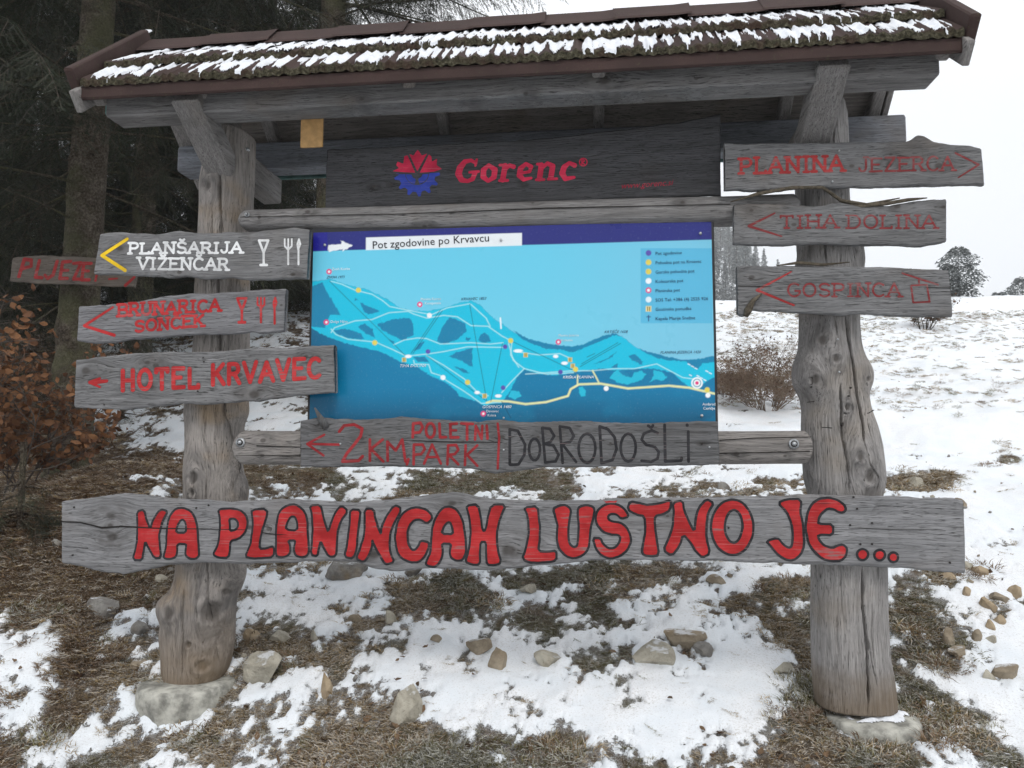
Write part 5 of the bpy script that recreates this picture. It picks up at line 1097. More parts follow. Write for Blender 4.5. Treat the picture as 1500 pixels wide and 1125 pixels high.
footing(-1.60, -.06, .012, -.32, .235, 3, 'grey concrete block exposed beneath the foot of the left post', False)
footing(1.62, -.07, -.030, -.16, .20, 5, 'round concrete disc dusted with snow beneath the foot of the right post', True)
def stone_mat(name, a, b, seed):
    N = NT(name); co = N.coord(); n = N.noise(N.scale(co, (1, 1, 1), (seed, 0, 0)), 11, 5, .65); f = N.noise(co, 70, 4, .7); g = N.noise(N.scale(co, (1, 1, 1), (0, seed, 0)), 4, 3, .6)
    c = N.mix(N.fr(n, .35, .65), a, b); c = N.mix(N.fr(f, .58, .72, 0, .55), c, (.10, .085, .06)); c = N.mix(N.fr(g, .55, .75, 0, .5), c, (.30, .21, .10))
    geo = N.n('ShaderNodeNewGeometry'); sp = N.n('ShaderNodeSeparateXYZ'); N.l(geo.outputs['Normal'], sp.inputs[0])
    fs = N.fr(N.math('ADD', sp.outputs[2], N.math('MULTIPLY', N.math('SUBTRACT', n, .5), 1.8)), .95, 1.15, 0, .75)
    N.base(N.mix(fs, c, (.75, .77, .8)), .9, .2); N.bump(N.math('ADD', n, N.math('MULTIPLY', f, .5)), .010, 1); return N.m
SM = {'pale': stone_mat('pale_limestone', (.46, .43, .36), (.29, .27, .22), 1), 'grey': stone_mat('grey_limestone', (.30, .29, .27), (.17, .16, .15), 2),
      'tan': stone_mat('tan_limestone', (.34, .29, .22), (.22, .18, .13), 3), 'ochre': stone_mat('ochre_limestone', (.40, .32, .22), (.28, .22, .15), 4)}
STONES = [ # px, py(centre), width, height px, material, label
 (595, 1032, 62, 62, 'pale', 'large pale pointed limestone standing up in the snow at the lower centre-left', 2),
 (374, 986, 66, 48, 'pale', 'pale rounded limestone leaning by the grass right of the left footing', 5),
 (950, 964, 82, 34, 'pale', 'wide flat pale stone at the edge of the big snow patch', 7),
 (1003, 938, 72, 30, 'tan', 'low brownish slab behind the wide flat pale stone', 8),
 (1031, 958, 32, 22, 'grey', 'small dark grey stone at the right end of the brownish slab', 9),
 (700, 954, 44, 24, 'tan', 'tan stone lying behind an upright tan stone near the centre', 10),
 (727, 971, 34, 42, 'tan', 'upright tan stone at the back edge of the snow near the centre', 11),
 (803, 972, 44, 24, 'pale', 'low whitish stone half sunk in snow right of the upright tan stone', 12),
 (411, 931, 48, 26, 'pale', 'pale flat rock above the grass clump right of the left post', 13),
 (368, 931, 30, 22, 'ochre', 'small yellow stone touching the right side of the left post', 14),
 (476, 1007, 30, 36, 'ochre', 'yellow-orange stone standing in frosty grass below the slogan board', 15),
 (571, 905, 21, 26, 'pale', 'small upright pale stone under the middle of the word PLANINCAH', 16),
 (521, 907, 26, 18, 'tan', 'small tan stone left of the small upright pale stone', 17),
 (145, 891, 60, 32, 'grey', 'grey wedge stone bedded in the brown grassy bank at far left', 18),
 (500, 836, 74, 30, 'grey', 'mossy grey boulder just under the slogan board left of centre', 19),
 (602, 840, 30, 18, 'grey', 'little grey stone under the slogan board below the letter C', 20),
 (1150, 986, 34, 18, 'pale', 'small pale stone in snow left of the right post foot', 21),
 (1050, 855, 30, 15, 'tan', 'small tan stone below the letter O of the slogan board', 22),
 (776, 870, 30, 15, 'pale', 'small pale stone in dark grass below the letter L', 23),
 (197, 971, 36, 20, 'tan', 'buff stone half hidden in grass left of the left post foot', 24),
 (203, 925, 30, 18, 'grey', 'small dark stone on the snow strip left of the left post', 25),
 (1411, 742, 28, 18, 'tan', 'tan stone peeping out at the right end of the slogan board', 26),
 (1390, 845, 26, 14, 'ochre', 'ochre stone under the right tip of the slogan board', 27),
 (1433, 838, 34, 20, 'ochre', 'ochre block sticking out just beyond the right tip of the slogan board', 28),
 (1418, 833, 16, 22, 'pale', 'narrow pale stone between two ochre stones at the board tip', 29),
 (1448, 888, 26, 24, 'ochre', 'yellowish cube-like stone in the snow right of the right post', 30),
 (1463, 879, 34, 14, 'tan', 'flat tan stone behind the yellowish cube-like stone', 31),
 (1491, 871, 26, 24, 'ochre', 'ochre stone cut by the right edge of the picture', 32),
 (1418, 875, 16, 14, 'ochre', 'tiny ochre stone left of the yellowish cube-like stone', 33),
 (1394, 934, 22, 34, 'tan', 'upright tan stone in the eroded bank right of the right post', 34),
 (1452, 920, 20, 22, 'ochre', 'ochre stone low in the eroded bank at the right', 35),
 (1466, 914, 18, 16, 'ochre', 'small orange stone beside the low ochre stone in the bank', 36),
 (1433, 937, 15, 20, 'tan', 'slim tan stone between bank and snow at the right', 37),
 (1456, 942, 18, 12, 'pale', 'small pale stone under the low ochre stones at the right', 38),
 (1474, 985, 40, 34, 'tan', 'cracked tan rock near the lower right corner', 39),
 (1452, 996, 22, 18, 'pale', 'pale stone left of the cracked tan rock', 40),
 (1407, 963, 30, 18, 'tan', 'tan stone buried in brown grass at the lower right', 41),
 (1342, 704, 24, 26, 'pale', 'pale rock in the cut turf edge right of the right post', 42),
 (1058, 713, 24, 16, 'grey', 'dark stone on the snow between the lower rail and slogan board', 43),
 (230, 812, 0, 0, '', '', 0), (80, 797, 22, 18, 'grey', 'small mossy stone in the brown bank at far left', 45),
 (232, 849, 26, 16, 'pale', 'pale stone in the bank left of the left post', 46), (1216, 915, 0, 0, '', '', 0), (1125, 918, 18, 12, 'tan', 'small brown stone left of the right post below the board', 48),
 (640, 944, 22, 12, 'tan', 'low tan stone left of the tan pair near the centre', 49), (460, 932, 16, 22, 'pale', 'thin pale stone upright in the litter right of the pale flat rock', 50)]
def shift_label(l): return l
for (px, py, w_, h_, mt, lab, sd) in STONES:
    if not w_: continue
    x, y, z, t = hit(px, py + h_ * .42); k = t * 1.0 / FPX
    sx = w_ * k * .5; sz = h_ * k * .55
    r_ = random.Random(sd)
    V, Fs = lump(x, y + sx * .4, z + sz * .22, sx, sx * r_.uniform(.7, .95), sz * 1.25, sd, 14 if w_ > 25 else 10, 4 if w_ > 25 else 3, r_.uniform(-.3, .3))
    put('stone', V, Fs, SM[mt], None, (x, y, z), False, lab, 'stone', 'loose stones on the slope')
# pine cone
x, y, z, t = hit(115, 996)
pc = thing('pine_cone', 'dark brown cone lying in the grass at the lower left', 'cone', (x, y, z))
V, Fs = lump(x, y, z + .012, .026, .02, .018, 5, 2, 2); put('core', V, Fs, plain('cone_scale', (.05, .028, .018), .9), pc)
sc = []
for i in range(60):
    a = i * 2.4; u = i / 60 * 2 - 1; r = .021 * math.sqrt(max(0, 1 - u * u)); c = np.array([x + u * .026, y + r * math.cos(a), z + .012 + r * math.sin(a)])
    d = np.array([.3 * u, math.cos(a), math.sin(a)]) * .009; s = np.array([.003, -math.sin(a) * .006, math.cos(a) * .006]); sc.append(([c - s, c + s, c + s * .6 + d, c - s * .6 + d], [[0, 1, 2, 3]]))
put('scales', *join(sc), plain('cone_scale_tips', (.08, .045, .03), .9), pc, kind='stuff', smooth=False)

# ------------------------------------------------------------------ geometry-node scatterer (instances of unlinked prototype meshes)
def proto(name, V, Fs, m, attr=None, smooth=True):
    V = np.asarray(V, float); me = mesh_np(name, V, [np.array([f for f in Fs if len(f) == n]) for n in sorted({len(f) for f in Fs})], smooth); me.materials.append(m)
    if attr is not None:
        a_ = me.attributes.new('tip', 'FLOAT', 'POINT'); a_.data.foreach_set('value', np.asarray(attr, np.float32))
    return bpy.data.objects.new(name, me)
def scatter(name, P, rot, scl, idx, protos, parent=None, loc=None, label=None, cat=None, kind=None, group=None, host=None):
    P = np.asarray(P, float); org = ORG[parent.name] if parent is not None else (np.array(loc, float) if loc is not None else np.zeros(3))
    me = bpy.data.meshes.new(name); me.vertices.add(len(P)); me.vertices.foreach_set('co', (P - org).astype(np.float32).ravel())
    a = me.attributes.new('rot', 'FLOAT_VECTOR', 'POINT'); a.data.foreach_set('vector', np.asarray(rot, np.float32).ravel())
    a = me.attributes.new('scl', 'FLOAT', 'POINT'); a.data.foreach_set('value', np.asarray(scl, np.float32))
    a = me.attributes.new('idx', 'INT', 'POINT'); a.data.foreach_set('value', np.asarray(idx, np.int32))
    o = link(name, me, parent, loc)
    g = bpy.data.node_groups.new(name + '_scatter', 'GeometryNodeTree')
    g.interface.new_socket('Geometry', in_out='INPUT', socket_type='NodeSocketGeometry'); g.interface.new_socket('Geometry', in_out='OUTPUT', socket_type='NodeSocketGeometry')
    gi = g.nodes.new('NodeGroupInput'); go = g.nodes.new('NodeGroupOutput'); iop = g.nodes.new('GeometryNodeInstanceOnPoints')
    gg = g.nodes.new('GeometryNodeGeometryToInstance')
    for pr in protos[::-1]:
        oi = g.nodes.new('GeometryNodeObjectInfo'); oi.inputs[0].default_value = pr; oi.transform_space = 'ORIGINAL'; g.links.new(oi.outputs['Geometry'], gg.inputs[0])
    def na(nm, ty):
        q = g.nodes.new('GeometryNodeInputNamedAttribute'); q.data_type = ty; q.inputs[0].default_value = nm; return q.outputs[0]
    g.links.new(gi.outputs[0], iop.inputs['Points']); g.links.new(gg.outputs[0], iop.inputs['Instance'])
    iop.inputs['Pick Instance'].default_value = True; g.links.new(na('idx', 'INT'), iop.inputs['Instance Index'])
    er = g.nodes.new('FunctionNodeEulerToRotation'); g.links.new(na('rot', 'FLOAT_VECTOR'), er.inputs[0]); g.links.new(er.outputs[0], iop.inputs['Rotation'])
    g.links.new(na('scl', 'FLOAT'), iop.inputs['Scale']); g.links.new(iop.outputs[0], go.inputs[0])
    md = o.modifiers.new('scatter', 'NODES'); md.node_group = g
    return tag(o, label, cat, group, kind)

# ---- dry frosted grass
def grass_mat(name, lo, hi, frost):
    N = NT(name); a = N.n('ShaderNodeAttribute'); a.attribute_name = 'tip'; oi = N.n('ShaderNodeObjectInfo'); geo = N.coord()
    n = N.noise(geo, 40, 2, .6); rnd = oi.outputs['Random']
    c = N.mix(N.math('ADD', N.math('MULTIPLY', rnd, .6), N.math('MULTIPLY', n, .4)), lo, hi)
    f = N.math('MULTIPLY', N.fr(a.outputs['Fac'], .1, .8), N.fr(N.math('ADD', n, N.math('MULTIPLY', rnd, .5)), .45, .85, 0, frost))
    N.base(N.mix(f, c, (.66, .67, .68)), .9, .15); return N.m
gm = [grass_mat('dry_straw_grass', (.13, .085, .036), (.50, .37, .19), .62), grass_mat('olive_winter_grass', (.055, .055, .018), (.25, .215, .09), .6), grass_mat('brown_dead_grass', (.06, .034, .016), (.25, .155, .075), .22)]
def tuft(seed, n, L, spread, lean, w=.0022):
    r = np.random.default_rng(seed); V = []; Fs = []; T = []
    for i in range(n):
        a = r.uniform(0, 6.283); rad = spread * math.sqrt(r.uniform()); b = np.array([rad * math.cos(a), rad * math.sin(a), -.005])
        l = L * r.uniform(.45, 1.15); la = a + r.normal() * .9; le = lean * r.uniform(.35, 1.35)
        d = np.array([math.cos(la), math.sin(la), 0]); p = b.copy(); pts = [p.copy()]; ang = le * .35
        for s in range(3):
            ang = min(1.75, ang + le * .48 + r.normal() * .12); p = p + l / 3 * (d * math.sin(ang) + np.array([0, 0, math.cos(ang)])); p[2] = max(p[2], .001 + r.uniform() * .006); pts.append(p.copy())
        sd_ = np.array([-d[1], d[0], 0]); sd_ = sd_ * math.cos(r.uniform(0, 3)) + np.array([0, 0, .4]); sd_ /= np.linalg.norm(sd_); k = len(V)
        for q, (pp, ww) in enumerate(zip(pts, (w, w * .9, w * .65, w * .15))):
            V += [pp - sd_ * ww, pp + sd_ * ww]; T += [q / 3, q / 3]
        Fs += [[k, k + 1, k + 3, k + 2], [k + 2, k + 3, k + 5, k + 4], [k + 4, k + 5, k + 7, k + 6]]
    return V, Fs, T
GP = []
for i in range(9):
    V, Fs, T = tuft(100 + i, [60, 70, 50][i % 3], [.038, .032, .052][i % 3], [.055, .065, .045][i % 3], [1.9, 2.3, 1.5][i % 3], .0016)
    GP.append(proto('grass_tuft', V, Fs, gm[i // 3], T))
r = np.random.default_rng(5); n = 230000
a_ = np.radians(r.uniform(-44, 40, n)); d_ = 2.4 * (30 / 2.4) ** (r.uniform(0, 1, n) ** 1.15)
x = CAM[0] + d_ * np.sin(a_); y = CAM[1] + d_ * np.cos(a_); z, c = gz(x, y)
dens = np.where(c < -.25, 1., np.where(c < .02, .55, np.where(c < .25, .05, .006))) * np.clip(.25 + 1.1 * sstep(-.5, .35, fbm(x * 2.6, y * 2.6, 0, 3, 91)), 0, 1)
keep = (r.uniform(size=n) < dens) & (d_ < 26)
x, y, z, c, d_ = x[keep], y[keep], z[keep], c[keep], d_[keep]; n = len(x)
z = z - .004
kind_n = fbm(x * .9, y * .9, 0, 2, 92); ty = np.where((kind_n > .08) | (x > 1.5) & (y < 1) & (r.uniform(size=n) < .7), 1, 0); ty = np.where(x < -2.0, np.where(r.uniform(size=n) < .6, 2, 0), ty)
idx = ty * 3 + r.integers(0, 3, n)
sc_ = r.uniform(.5, 1.0, n) * np.clip(.75 + d_ * .06, .75, 2.0) * np.where(c > .02, .6, 1) * (1 + .5 * sstep(.2, .6, fbm(x * 1.7, y * 1.7, 0, 2, 93)))
rot = np.stack([r.normal(size=n) * .15 + .12, r.normal(size=n) * .15, r.uniform(0, 6.28, n)], 1)
print('grass tufts', n)
scatter('dry_grass', np.stack([x, y, z], 1), rot, sc_, idx, GP, kind='stuff')
# overhanging clumps along the turf edges and bank (longer, hanging forward)
CL = []
for px, py, w_, k_ in [(640, 875, 70, 40), (600, 870, 40, 20), (700, 885, 60, 30), (1160, 870, 50, 30), (1130, 865, 30, 16), (1320, 712, 40, 30), (1375, 706, 44, 36), (1472, 672, 30, 24), (1340, 930, 50, 40), (1375, 975, 50, 40), (1350, 1060, 90, 70), (1420, 1090, 70, 50), (1020, 712, 34, 16), (1130, 712, 44, 18), (880, 860, 60, 24), (960, 850, 60, 24), (430, 965, 40, 26), (350, 945, 30, 20), (250, 1010, 60, 34), (170, 960, 40, 26), (120, 820, 90, 70), (60, 900, 80, 60), (200, 860, 50, 40), (560, 1100, 120, 50), (820, 1105, 70, 46), (300, 1090, 90, 40), (1180, 1050, 60, 40), (1240, 900, 50, 16), (1400, 850, 50, 20), (1290, 1110, 90, 40), (40, 1090, 70, 24)]:
    for q in range(k_):
        X, Y, Z_, t = hit(px + random.gauss(0, w_ * .4), py + random.gauss(0, 9)); CL.append((X, Y, Z_, random.randrange(9), random.uniform(.8, 1.4)))
for q in range(30): X, Y, Z_, t = hit(1195 + random.gauss(0, 16), 1015 + random.gauss(0, 14)); CL.append((X, Y, Z_, 3 + random.randrange(3), random.uniform(1.2, 2.0)))
rt = random.Random(4)
for q in range(420):   # tussocks poking out of the snowfield
    px, py = (rt.uniform(1045, 1510), 462 + 150 * rt.random() ** 2.2); X, Y, Z_, t = hit(px, py); g_ = rt.randint(2, 9)
    for w in range(g_): CL.append((X + rt.gauss(0, .012) * t, Y + rt.gauss(0, .02) * t, Z_ - .01, rt.randrange(9), rt.uniform(.5, 1.0) * (.6 + t * .05)))
CL = np.array(CL); n = len(CL); rot = np.stack([r.normal(size=n) * .2 + .35, r.normal(size=n) * .2, r.uniform(-.5, .5, n)], 1)
scatter('dry_grass_clumps', CL[:, :3], rot, CL[:, 4], CL[:, 3].astype(int), GP, kind='stuff')
# ---- fine stone chips
CH = []
for i in range(4):
    V, Fs = lump(0, 0, 0, .012, .010, .007, 200 + i, 8, 1); CH.append(proto('stone_chip', V, Fs, [SM['pale'], SM['grey'], SM['tan'], SM['grey']][i], None, False))
n = 5200; a_ = np.radians(r.uniform(-44, 40, n)); d_ = 2.5 * (9 / 2.5) ** r.uniform(0, 1, n); x = CAM[0] + d_ * np.sin(a_); y = CAM[1] + d_ * np.cos(a_); z, c = gz(x, y)
keep = r.uniform(size=n) < np.where(c < .15, .6, .06) * (.25 + .75 * sstep(1.2, 2.2, x) + .4 * (fbm(x * 2, y * 2, 0, 2, 97) > .1)); x, y, z = x[keep], y[keep], z[keep]; n = len(x)
scatter('stone_chips', np.stack([x, y, z + .006], 1), r.uniform(0, 6.28, (n, 3)), r.uniform(.4, 1.7, n) ** 1.3, r.integers(0, 4, n), CH, kind='stuff')
# ---- fallen leaves
def leaf(w, l, seed):
    r_ = random.Random(seed); V = []; n = 5
    for i in range(n):
        u = i / (n - 1); ww = w * math.sin(math.pi * min(1, u * 1.05 + .03)) ** .8; h = r_.uniform(-.1, .25) * l * (u - .5) ** 2 * 4; c = r_.uniform(.1, .5) * ww
        V += [(-ww, (u - .5) * l, h + c), (0, (u - .5) * l, h), (ww, (u - .5) * l, h + c * .8)]
    Fs = []
    for i in range(n - 1): Fs += [[i * 3, i * 3 + 1, i * 3 + 4, i * 3 + 3], [i * 3 + 1, i * 3 + 2, i * 3 + 5, i * 3 + 4]]
    return V, Fs
def leaf_mat(name, a, b):
    N = NT(name); oi = N.n('ShaderNodeObjectInfo'); n = N.noise(N.coord(), 60, 3, .6)
    N.base(N.mix(N.math('ADD', N.math('MULTIPLY', oi.outputs['Random'], .75), N.math('MULTIPLY', n, .25)), a, b), .7, .3); return N.m
LM = leaf_mat('dry_beech_leaf', (.075, .03, .016), (.30, .145, .065)); LM2 = leaf_mat('wet_fallen_leaf', (.05, .03, .018), (.22, .14, .08))
LPR = [proto('leaf', *leaf(.017, .055, s), LM) for s in range(4)]; LPR2 = [proto('fallen_leaf', *leaf(.014, .045, s), LM2) for s in range(4)]
n = 26000; a_ = np.radians(r.uniform(-44, 40, n)); d_ = 2.6 * (14 / 2.6) ** r.uniform(0, 1, n); x = CAM[0] + d_ * np.sin(a_); y = CAM[1] + d_ * np.cos(a_); z, c = gz(x, y)
dn = (.55 * sstep(-2.0, -3.0, x) + .16) * np.where(c < .02, 1, .10) * sstep(-.2, .5, fbm(x * 1.5, y * 1.5, 0, 2, 95) + .2)
keep = r.uniform(size=n) < dn; x, y, z = x[keep], y[keep], z[keep]; n = len(x)
scatter('fallen_leaves', np.stack([x, y, z + .02], 1), np.stack([r.normal(size=n) * .5, r.normal(size=n) * .5, r.uniform(0, 6.28, n)], 1), r.uniform(.5, 1.0, n), r.integers(0, 4, n), LPR2, kind='stuff')
# ------------------------------------------------------------------ conifers
def needle_mat(name, a, b, frost=0.):
    N = NT(name); oi = N.n('ShaderNodeObjectInfo'); n = N.noise(N.coord(), 9, 2, .6); at_ = N.n('ShaderNodeAttribute'); at_.attribute_name = 'tip'
    c = N.mix(N.math('ADD', N.math('MULTIPLY', oi.outputs['Random'], .7), N.math('MULTIPLY', n, .3)), a, b)
    c = N.mix(N.fr(at_.outputs['Fac'], .97, .99), c, (.06, .045, .035))
    if frost: c = N.mix(N.math('MULTIPLY', N.fr(n, .45, .7), frost), c, (.6, .63, .66))
    N.base(c, .6, .3); return N.m
def spray(seed, L=.5, n=10, droop=.25, thin=1.):
    """a drooping spruce frond: stem, side twigs, needles"""
    r = np.random.default_rng(seed); V = []; Fs = []; T = []
    def quad(p, d, s, l, w, t):
        k = len(V); V.extend([p - s * w, p + s * w, p + d * l + s * w * .4, p + d * l - s * w * .4]); T.extend([t] * 4); Fs.append([k, k + 1, k + 2, k + 3])
    Pt = lambda u: np.array([0, u * L, -droop * L * u * u])
    for i in range(4): a, b = Pt(i / 4), Pt((i + 1) / 4); quad(a, (b - a), np.array([.003, 0, 0]) / .003, 1, .0035, 1.)
    def twig(p, d, l):
        d = d / np.linalg.norm(d); s = np.cross(d, [0, 0, 1.]); s /= np.linalg.norm(s) + 1e-6; up = np.cross(s, d)
        quad(p, d * l, s, 1, .0018, 1.)
        m = max(4, int(l / .011))
        for j in range(m):
            q = p + d * l * (j + r.uniform()) / m
            for sg in (-1, 1):
                nd = d * .75 + s * sg * r.uniform(.5, 1.0) + up * r.uniform(-.5, .5); nd /= np.linalg.norm(nd)
                quad(q, nd, np.cross(nd, up + .3 * s), r.uniform(.014, .024), .0016 * thin, r.uniform(0, .5))
    for i in range(n):
        u = (i + .6) / n; p = Pt(u); ln = L * .48 * (1 - u) ** .7 + .05
        for sg in (-1, 1):
            if r.uniform() < .1: continue
            twig(p, np.array([sg * r.uniform(.7, 1.), r.uniform(.5, .9), -.25 + r.normal() * .15 - droop * .6]), ln * r.uniform(.7, 1.1))
    twig(Pt(.9), np.array([0, 1, -droop * 1.6]), L * .15)
    return V, Fs, T
NM = needle_mat('spruce_needles', (.004, .008, .004), (.020, .032, .014)); NMB = needle_mat('spruce_needles_olive', (.009, .014, .006), (.04, .046, .02))
NMHAZE = needle_mat('fog_paled_needles', (.09, .105, .1), (.19, .205, .2), .45)  # fading by fog painted into the needle colour of distant trees
NMF = needle_mat('frosted_needles', (.02, .03, .02), (.06, .07, .045), .55)
def mkp(seed, m, **k): V, Fs, T = spray(seed, **k); return proto('spruce_spray', V, Fs, m, T, False)
SP = [mkp(1, NM, thin=1.5), mkp(2, NM, droop=.5, thin=1.5), mkp(3, NMB, droop=.4, thin=1.5), mkp(4, NM, n=8, droop=.75, thin=1.5)]
SPF = [mkp(5, NMF), mkp(6, NMF, droop=.1)]
# bark
N = NT('spruce_bark'); co = N.coord(); v = N.n('ShaderNodeTexVoronoi'); N.l(N.scale(co, (26, 26, 13)), v.inputs['Vector']); v.feature = 'F1'; v.distance = 'CHEBYCHEV'
n1 = N.noise(co, 9, 5, .65); n2 = N.noise(co, 55, 4, .7); n3 = N.noise(co, 2.2, 3, .6)
c = N.ramp(N.math('ADD', N.math('MULTIPLY', n2, .6), N.math('MULTIPLY', n1, .4)), [(.34, (.018, .014, .011)), (.46, (.07, .055, .042)), (.56, (.14, .12, .095)), (.70, (.26, .23, .19))])
c = N.mix(N.fr(n3, .45, .62, 0, .55), c, (.11, .12, .06)); c = N.mix(N.fr(v.outputs['Distance'], .45, .65, 0, .35), c, (.05, .04, .035)); N.base(c, .95, .15)
N.bump(N.math('ADD', n2, N.math('MULTIPLY', v.outputs['Distance'], .8)), .015, 1); M['bark'] = N.m
def trunk_mesh(base, top, r0, r1, seed, scars=0, flare=.35):
    base = np.array(base, float); top = np.array(top, float); nz = 260; nu = 64
    t = np.linspace(0, 1, nz); th = np.linspace(0, 2 * math.pi, nu, endpoint=False); TH, TT = np.meshgrid(th, t, indexing='ij')
    H = np.linalg.norm(top - base); zz_ = TT * H; R = (r0 + (r1 - r0) * TT) * (1 + flare * np.exp(-zz_ / .18))
    R = R * (1 + .05 * fbm(np.cos(TH) * 1.5 + seed, np.sin(TH) * 1.5, zz_ * 1.3, 3, seed)) + .008 * fbm(np.cos(TH) * 7, np.sin(TH) * 7, zz_ * 9, 3, seed + 1)
    rg = np.random.default_rng(seed)
    for _ in range(scars):
        a, h, w = rg.uniform(3.4, 6.2), rg.uniform(.9, 4.4), rg.uniform(.03, .06); d = np.hypot((TH - a) * r0, zz_ - h); R = R + .016 * np.exp(-((d - w) / (w * .35)) ** 2) - .02 * np.exp(-(d / (w * .6)) ** 2)
    wob = .05 * H / 6 * np.stack([vn(t * 2, t * 0 + seed), vn(t * 2, t * 0 + seed + 9)], 1) * t[:, None]
    C0 = base + (top - base) * t[:, None]; C0[:, :2] += wob
    V = np.stack([C0[None, :, 0] + R * np.cos(TH), C0[None, :, 1] + R * np.sin(TH), np.broadcast_to(C0[None, :, 2], R.shape)], -1).reshape(-1, 3)
    return V, grid_faces(nu, nz, wrap=True)
def spruce(name, label, x, y, H, R, zlow, seed, dens=.95, cut=99, r0=.17, scars=0, group=None, dead=0, protos=SP, sps=1., cat='tree', trunk=True, lean=(0, 0), whorl=.34, side=None, dz=0.):
    rg = np.random.default_rng(seed); zb = float(ground_base(np.array([x]), np.array([y]))[0]) - .08 + dz
    t = thing(name, label, cat, (x, y, zb), group)
    top = np.array([x + lean[0], y + lean[1], zb + H])
    Vt, Q = trunk_mesh((x, y, zb), top, r0, .02, seed, scars); put('trunk', Vt, Q, M['bark'], t)
    P = []; RO = []; S = []; I = []; BR = []
    z = zlow
    while z < min(H - .3, cut):
        f = 1 - z / H; L0 = R * min(1, (f * 1.15) ** .75) * (1 if z > zlow + .8 else .8)
        for q in range(rg.integers(4, 7)):
            a = rg.uniform(0, 6.283); L = L0 * rg.uniform(.65, 1.1); el = rg.uniform(-.15, .2) - .25 * f
            if side is not None: L *= 1 + side[1] * max(0, math.cos(a - side[0]))
            org = np.array([x, y, zb + z + rg.uniform(-.1, .1)]) + np.array([lean[0], lean[1], 0]) * z / H
            d = np.array([math.cos(a), math.sin(a), 0]); pts = []
            for k in range(7): u = k / 6; pts.append(org + d * L * u + np.array([0, 0, L * (el * u - .28 * u * u + .22 * u ** 3)]))
            pts = np.array(pts); BR.append(tube(pts, np.linspace(.018, .003, 7) * max(.5, L / 2.5), 4, False))
            m = int(L / (.115 / dens))
            for k in range(m):
                u = .16 + .84 * (k + rg.uniform()) / m; i0 = min(5, int(u * 6)); p = pts[i0] + (pts[i0 + 1] - pts[i0]) * (u * 6 - i0)
                sg = rg.choice([-1, 1]); yaw = a - math.pi / 2 + sg * rg.uniform(.25, 1.25) * (1.1 - .6 * u)
                P.append(p); RO.append((rg.uniform(-.65, .05), rg.normal() * .35, yaw)); S.append(rg.uniform(.65, 1.25) * sps * (1.15 - .35 * u)); I.append(rg.integers(0, len(protos)))
        z += whorl * rg.uniform(.8, 1.2)
    for _ in range(dead):   # bare lower branches
        a = rg.uniform(0, 6.283); h = rg.uniform(.9, zlow + .6); L = rg.uniform(.5, 1.6); p = np.array([x, y, zb + h]); d = np.array([math.cos(a), math.sin(a), rg.uniform(-.45, .15)])
        pts = [p]
        for k in range(6): d = d + rg.normal(size=3) * .12; p = p + d * L / 6; pts.append(p)
        BR.append(tube(pts, np.linspace(.011, .002, 7), 5, False))
        for k in range(3):
            i = rg.integers(2, 6); dd = d + rg.normal(size=3) * .7; BR.append(tube([pts[i], pts[i] + dd * L * .15, pts[i] + dd * L * .3 + [0, 0, -.05]], [.004, .003, .001], 4, False))
    V, Fs = join(BR); put('branches', V, Fs, M['bark'], t, kind='stuff')
    if P: scatter('crown', P, RO, S, I, protos, parent=t, kind='stuff')
    return t, len(P)
def xat(px, Y): return float(at(px, 450, Y)[0])
tot = 0
NEAR = [ # name, label, px, Y, H, R, zlow, seed, kwargs
 ('spruce_tree', 'large spruce with bare scarred lower trunk standing behind the left signs', 112, 2.5, 17, 2.6, 2.75, 11, dict(r0=.175, scars=16, dead=11, cut=7.5, lean=(.35, 0))),
 ('spruce_tree', 'dark spruce at the far left edge behind the beech shrub', -120, 4.2, 18, 2.8, 1.2, 12, dict(cut=9, r0=.18)),
 ('spruce_tree', 'tall spruce whose upper boughs spread above the middle of the roof', 482, 5.8, 24, 3.1, 4.3, 13, dict(cut=9.5, r0=.2, side=(2.6, .25))),
 ('spruce_tree', 'dense spruce behind the left end of the roof', 205, 8.0, 20, 3.2, 1.9, 14, dict(cut=11, r0=.2)),
 ('spruce_tree', 'spruce filling the gap between the left post and the dark header board', 330, 10.5, 21, 3.4, 1.3, 15, dict(cut=13, r0=.2)),
 ('spruce_tree', 'shaded spruce between the scarred trunk and the left picture edge', 20, 8.5, 20, 3.3, 1.2, 16, dict(cut=11.5, r0=.2))]
for nm, lab, px, Y, H, R, zl, sd_, kw in NEAR:
    _, k = spruce(nm, lab, xat(px, Y), Y, H, R, zl, sd_, group='dark spruces behind the stand', **kw); tot += k
REARL = ['rear spruce furthest left, outside the left picture edge', 'rear spruce at the left picture edge behind the beech shrub', 'rear spruce seen left of the scarred trunk', 'rear spruce seen just right of the scarred trunk', 'rear spruce directly behind the left post', 'rear spruce seen between left post and map panel', 'rear spruce behind the left edge of the map panel']
for i, (px, Y) in enumerate([(-190, 13), (-60, 15), (60, 14.5), (170, 16.5), (280, 15), (390, 16.5), (470, 14.5)]):
    _, k = spruce('spruce_tree', REARL[i], xat(px, Y), Y, 21, 3.4, .5, 30 + i, .75, 10.5, .2, group='rear spruces of the dark wood', sps=1.6, whorl=.42); tot += k
print('sprays', tot)
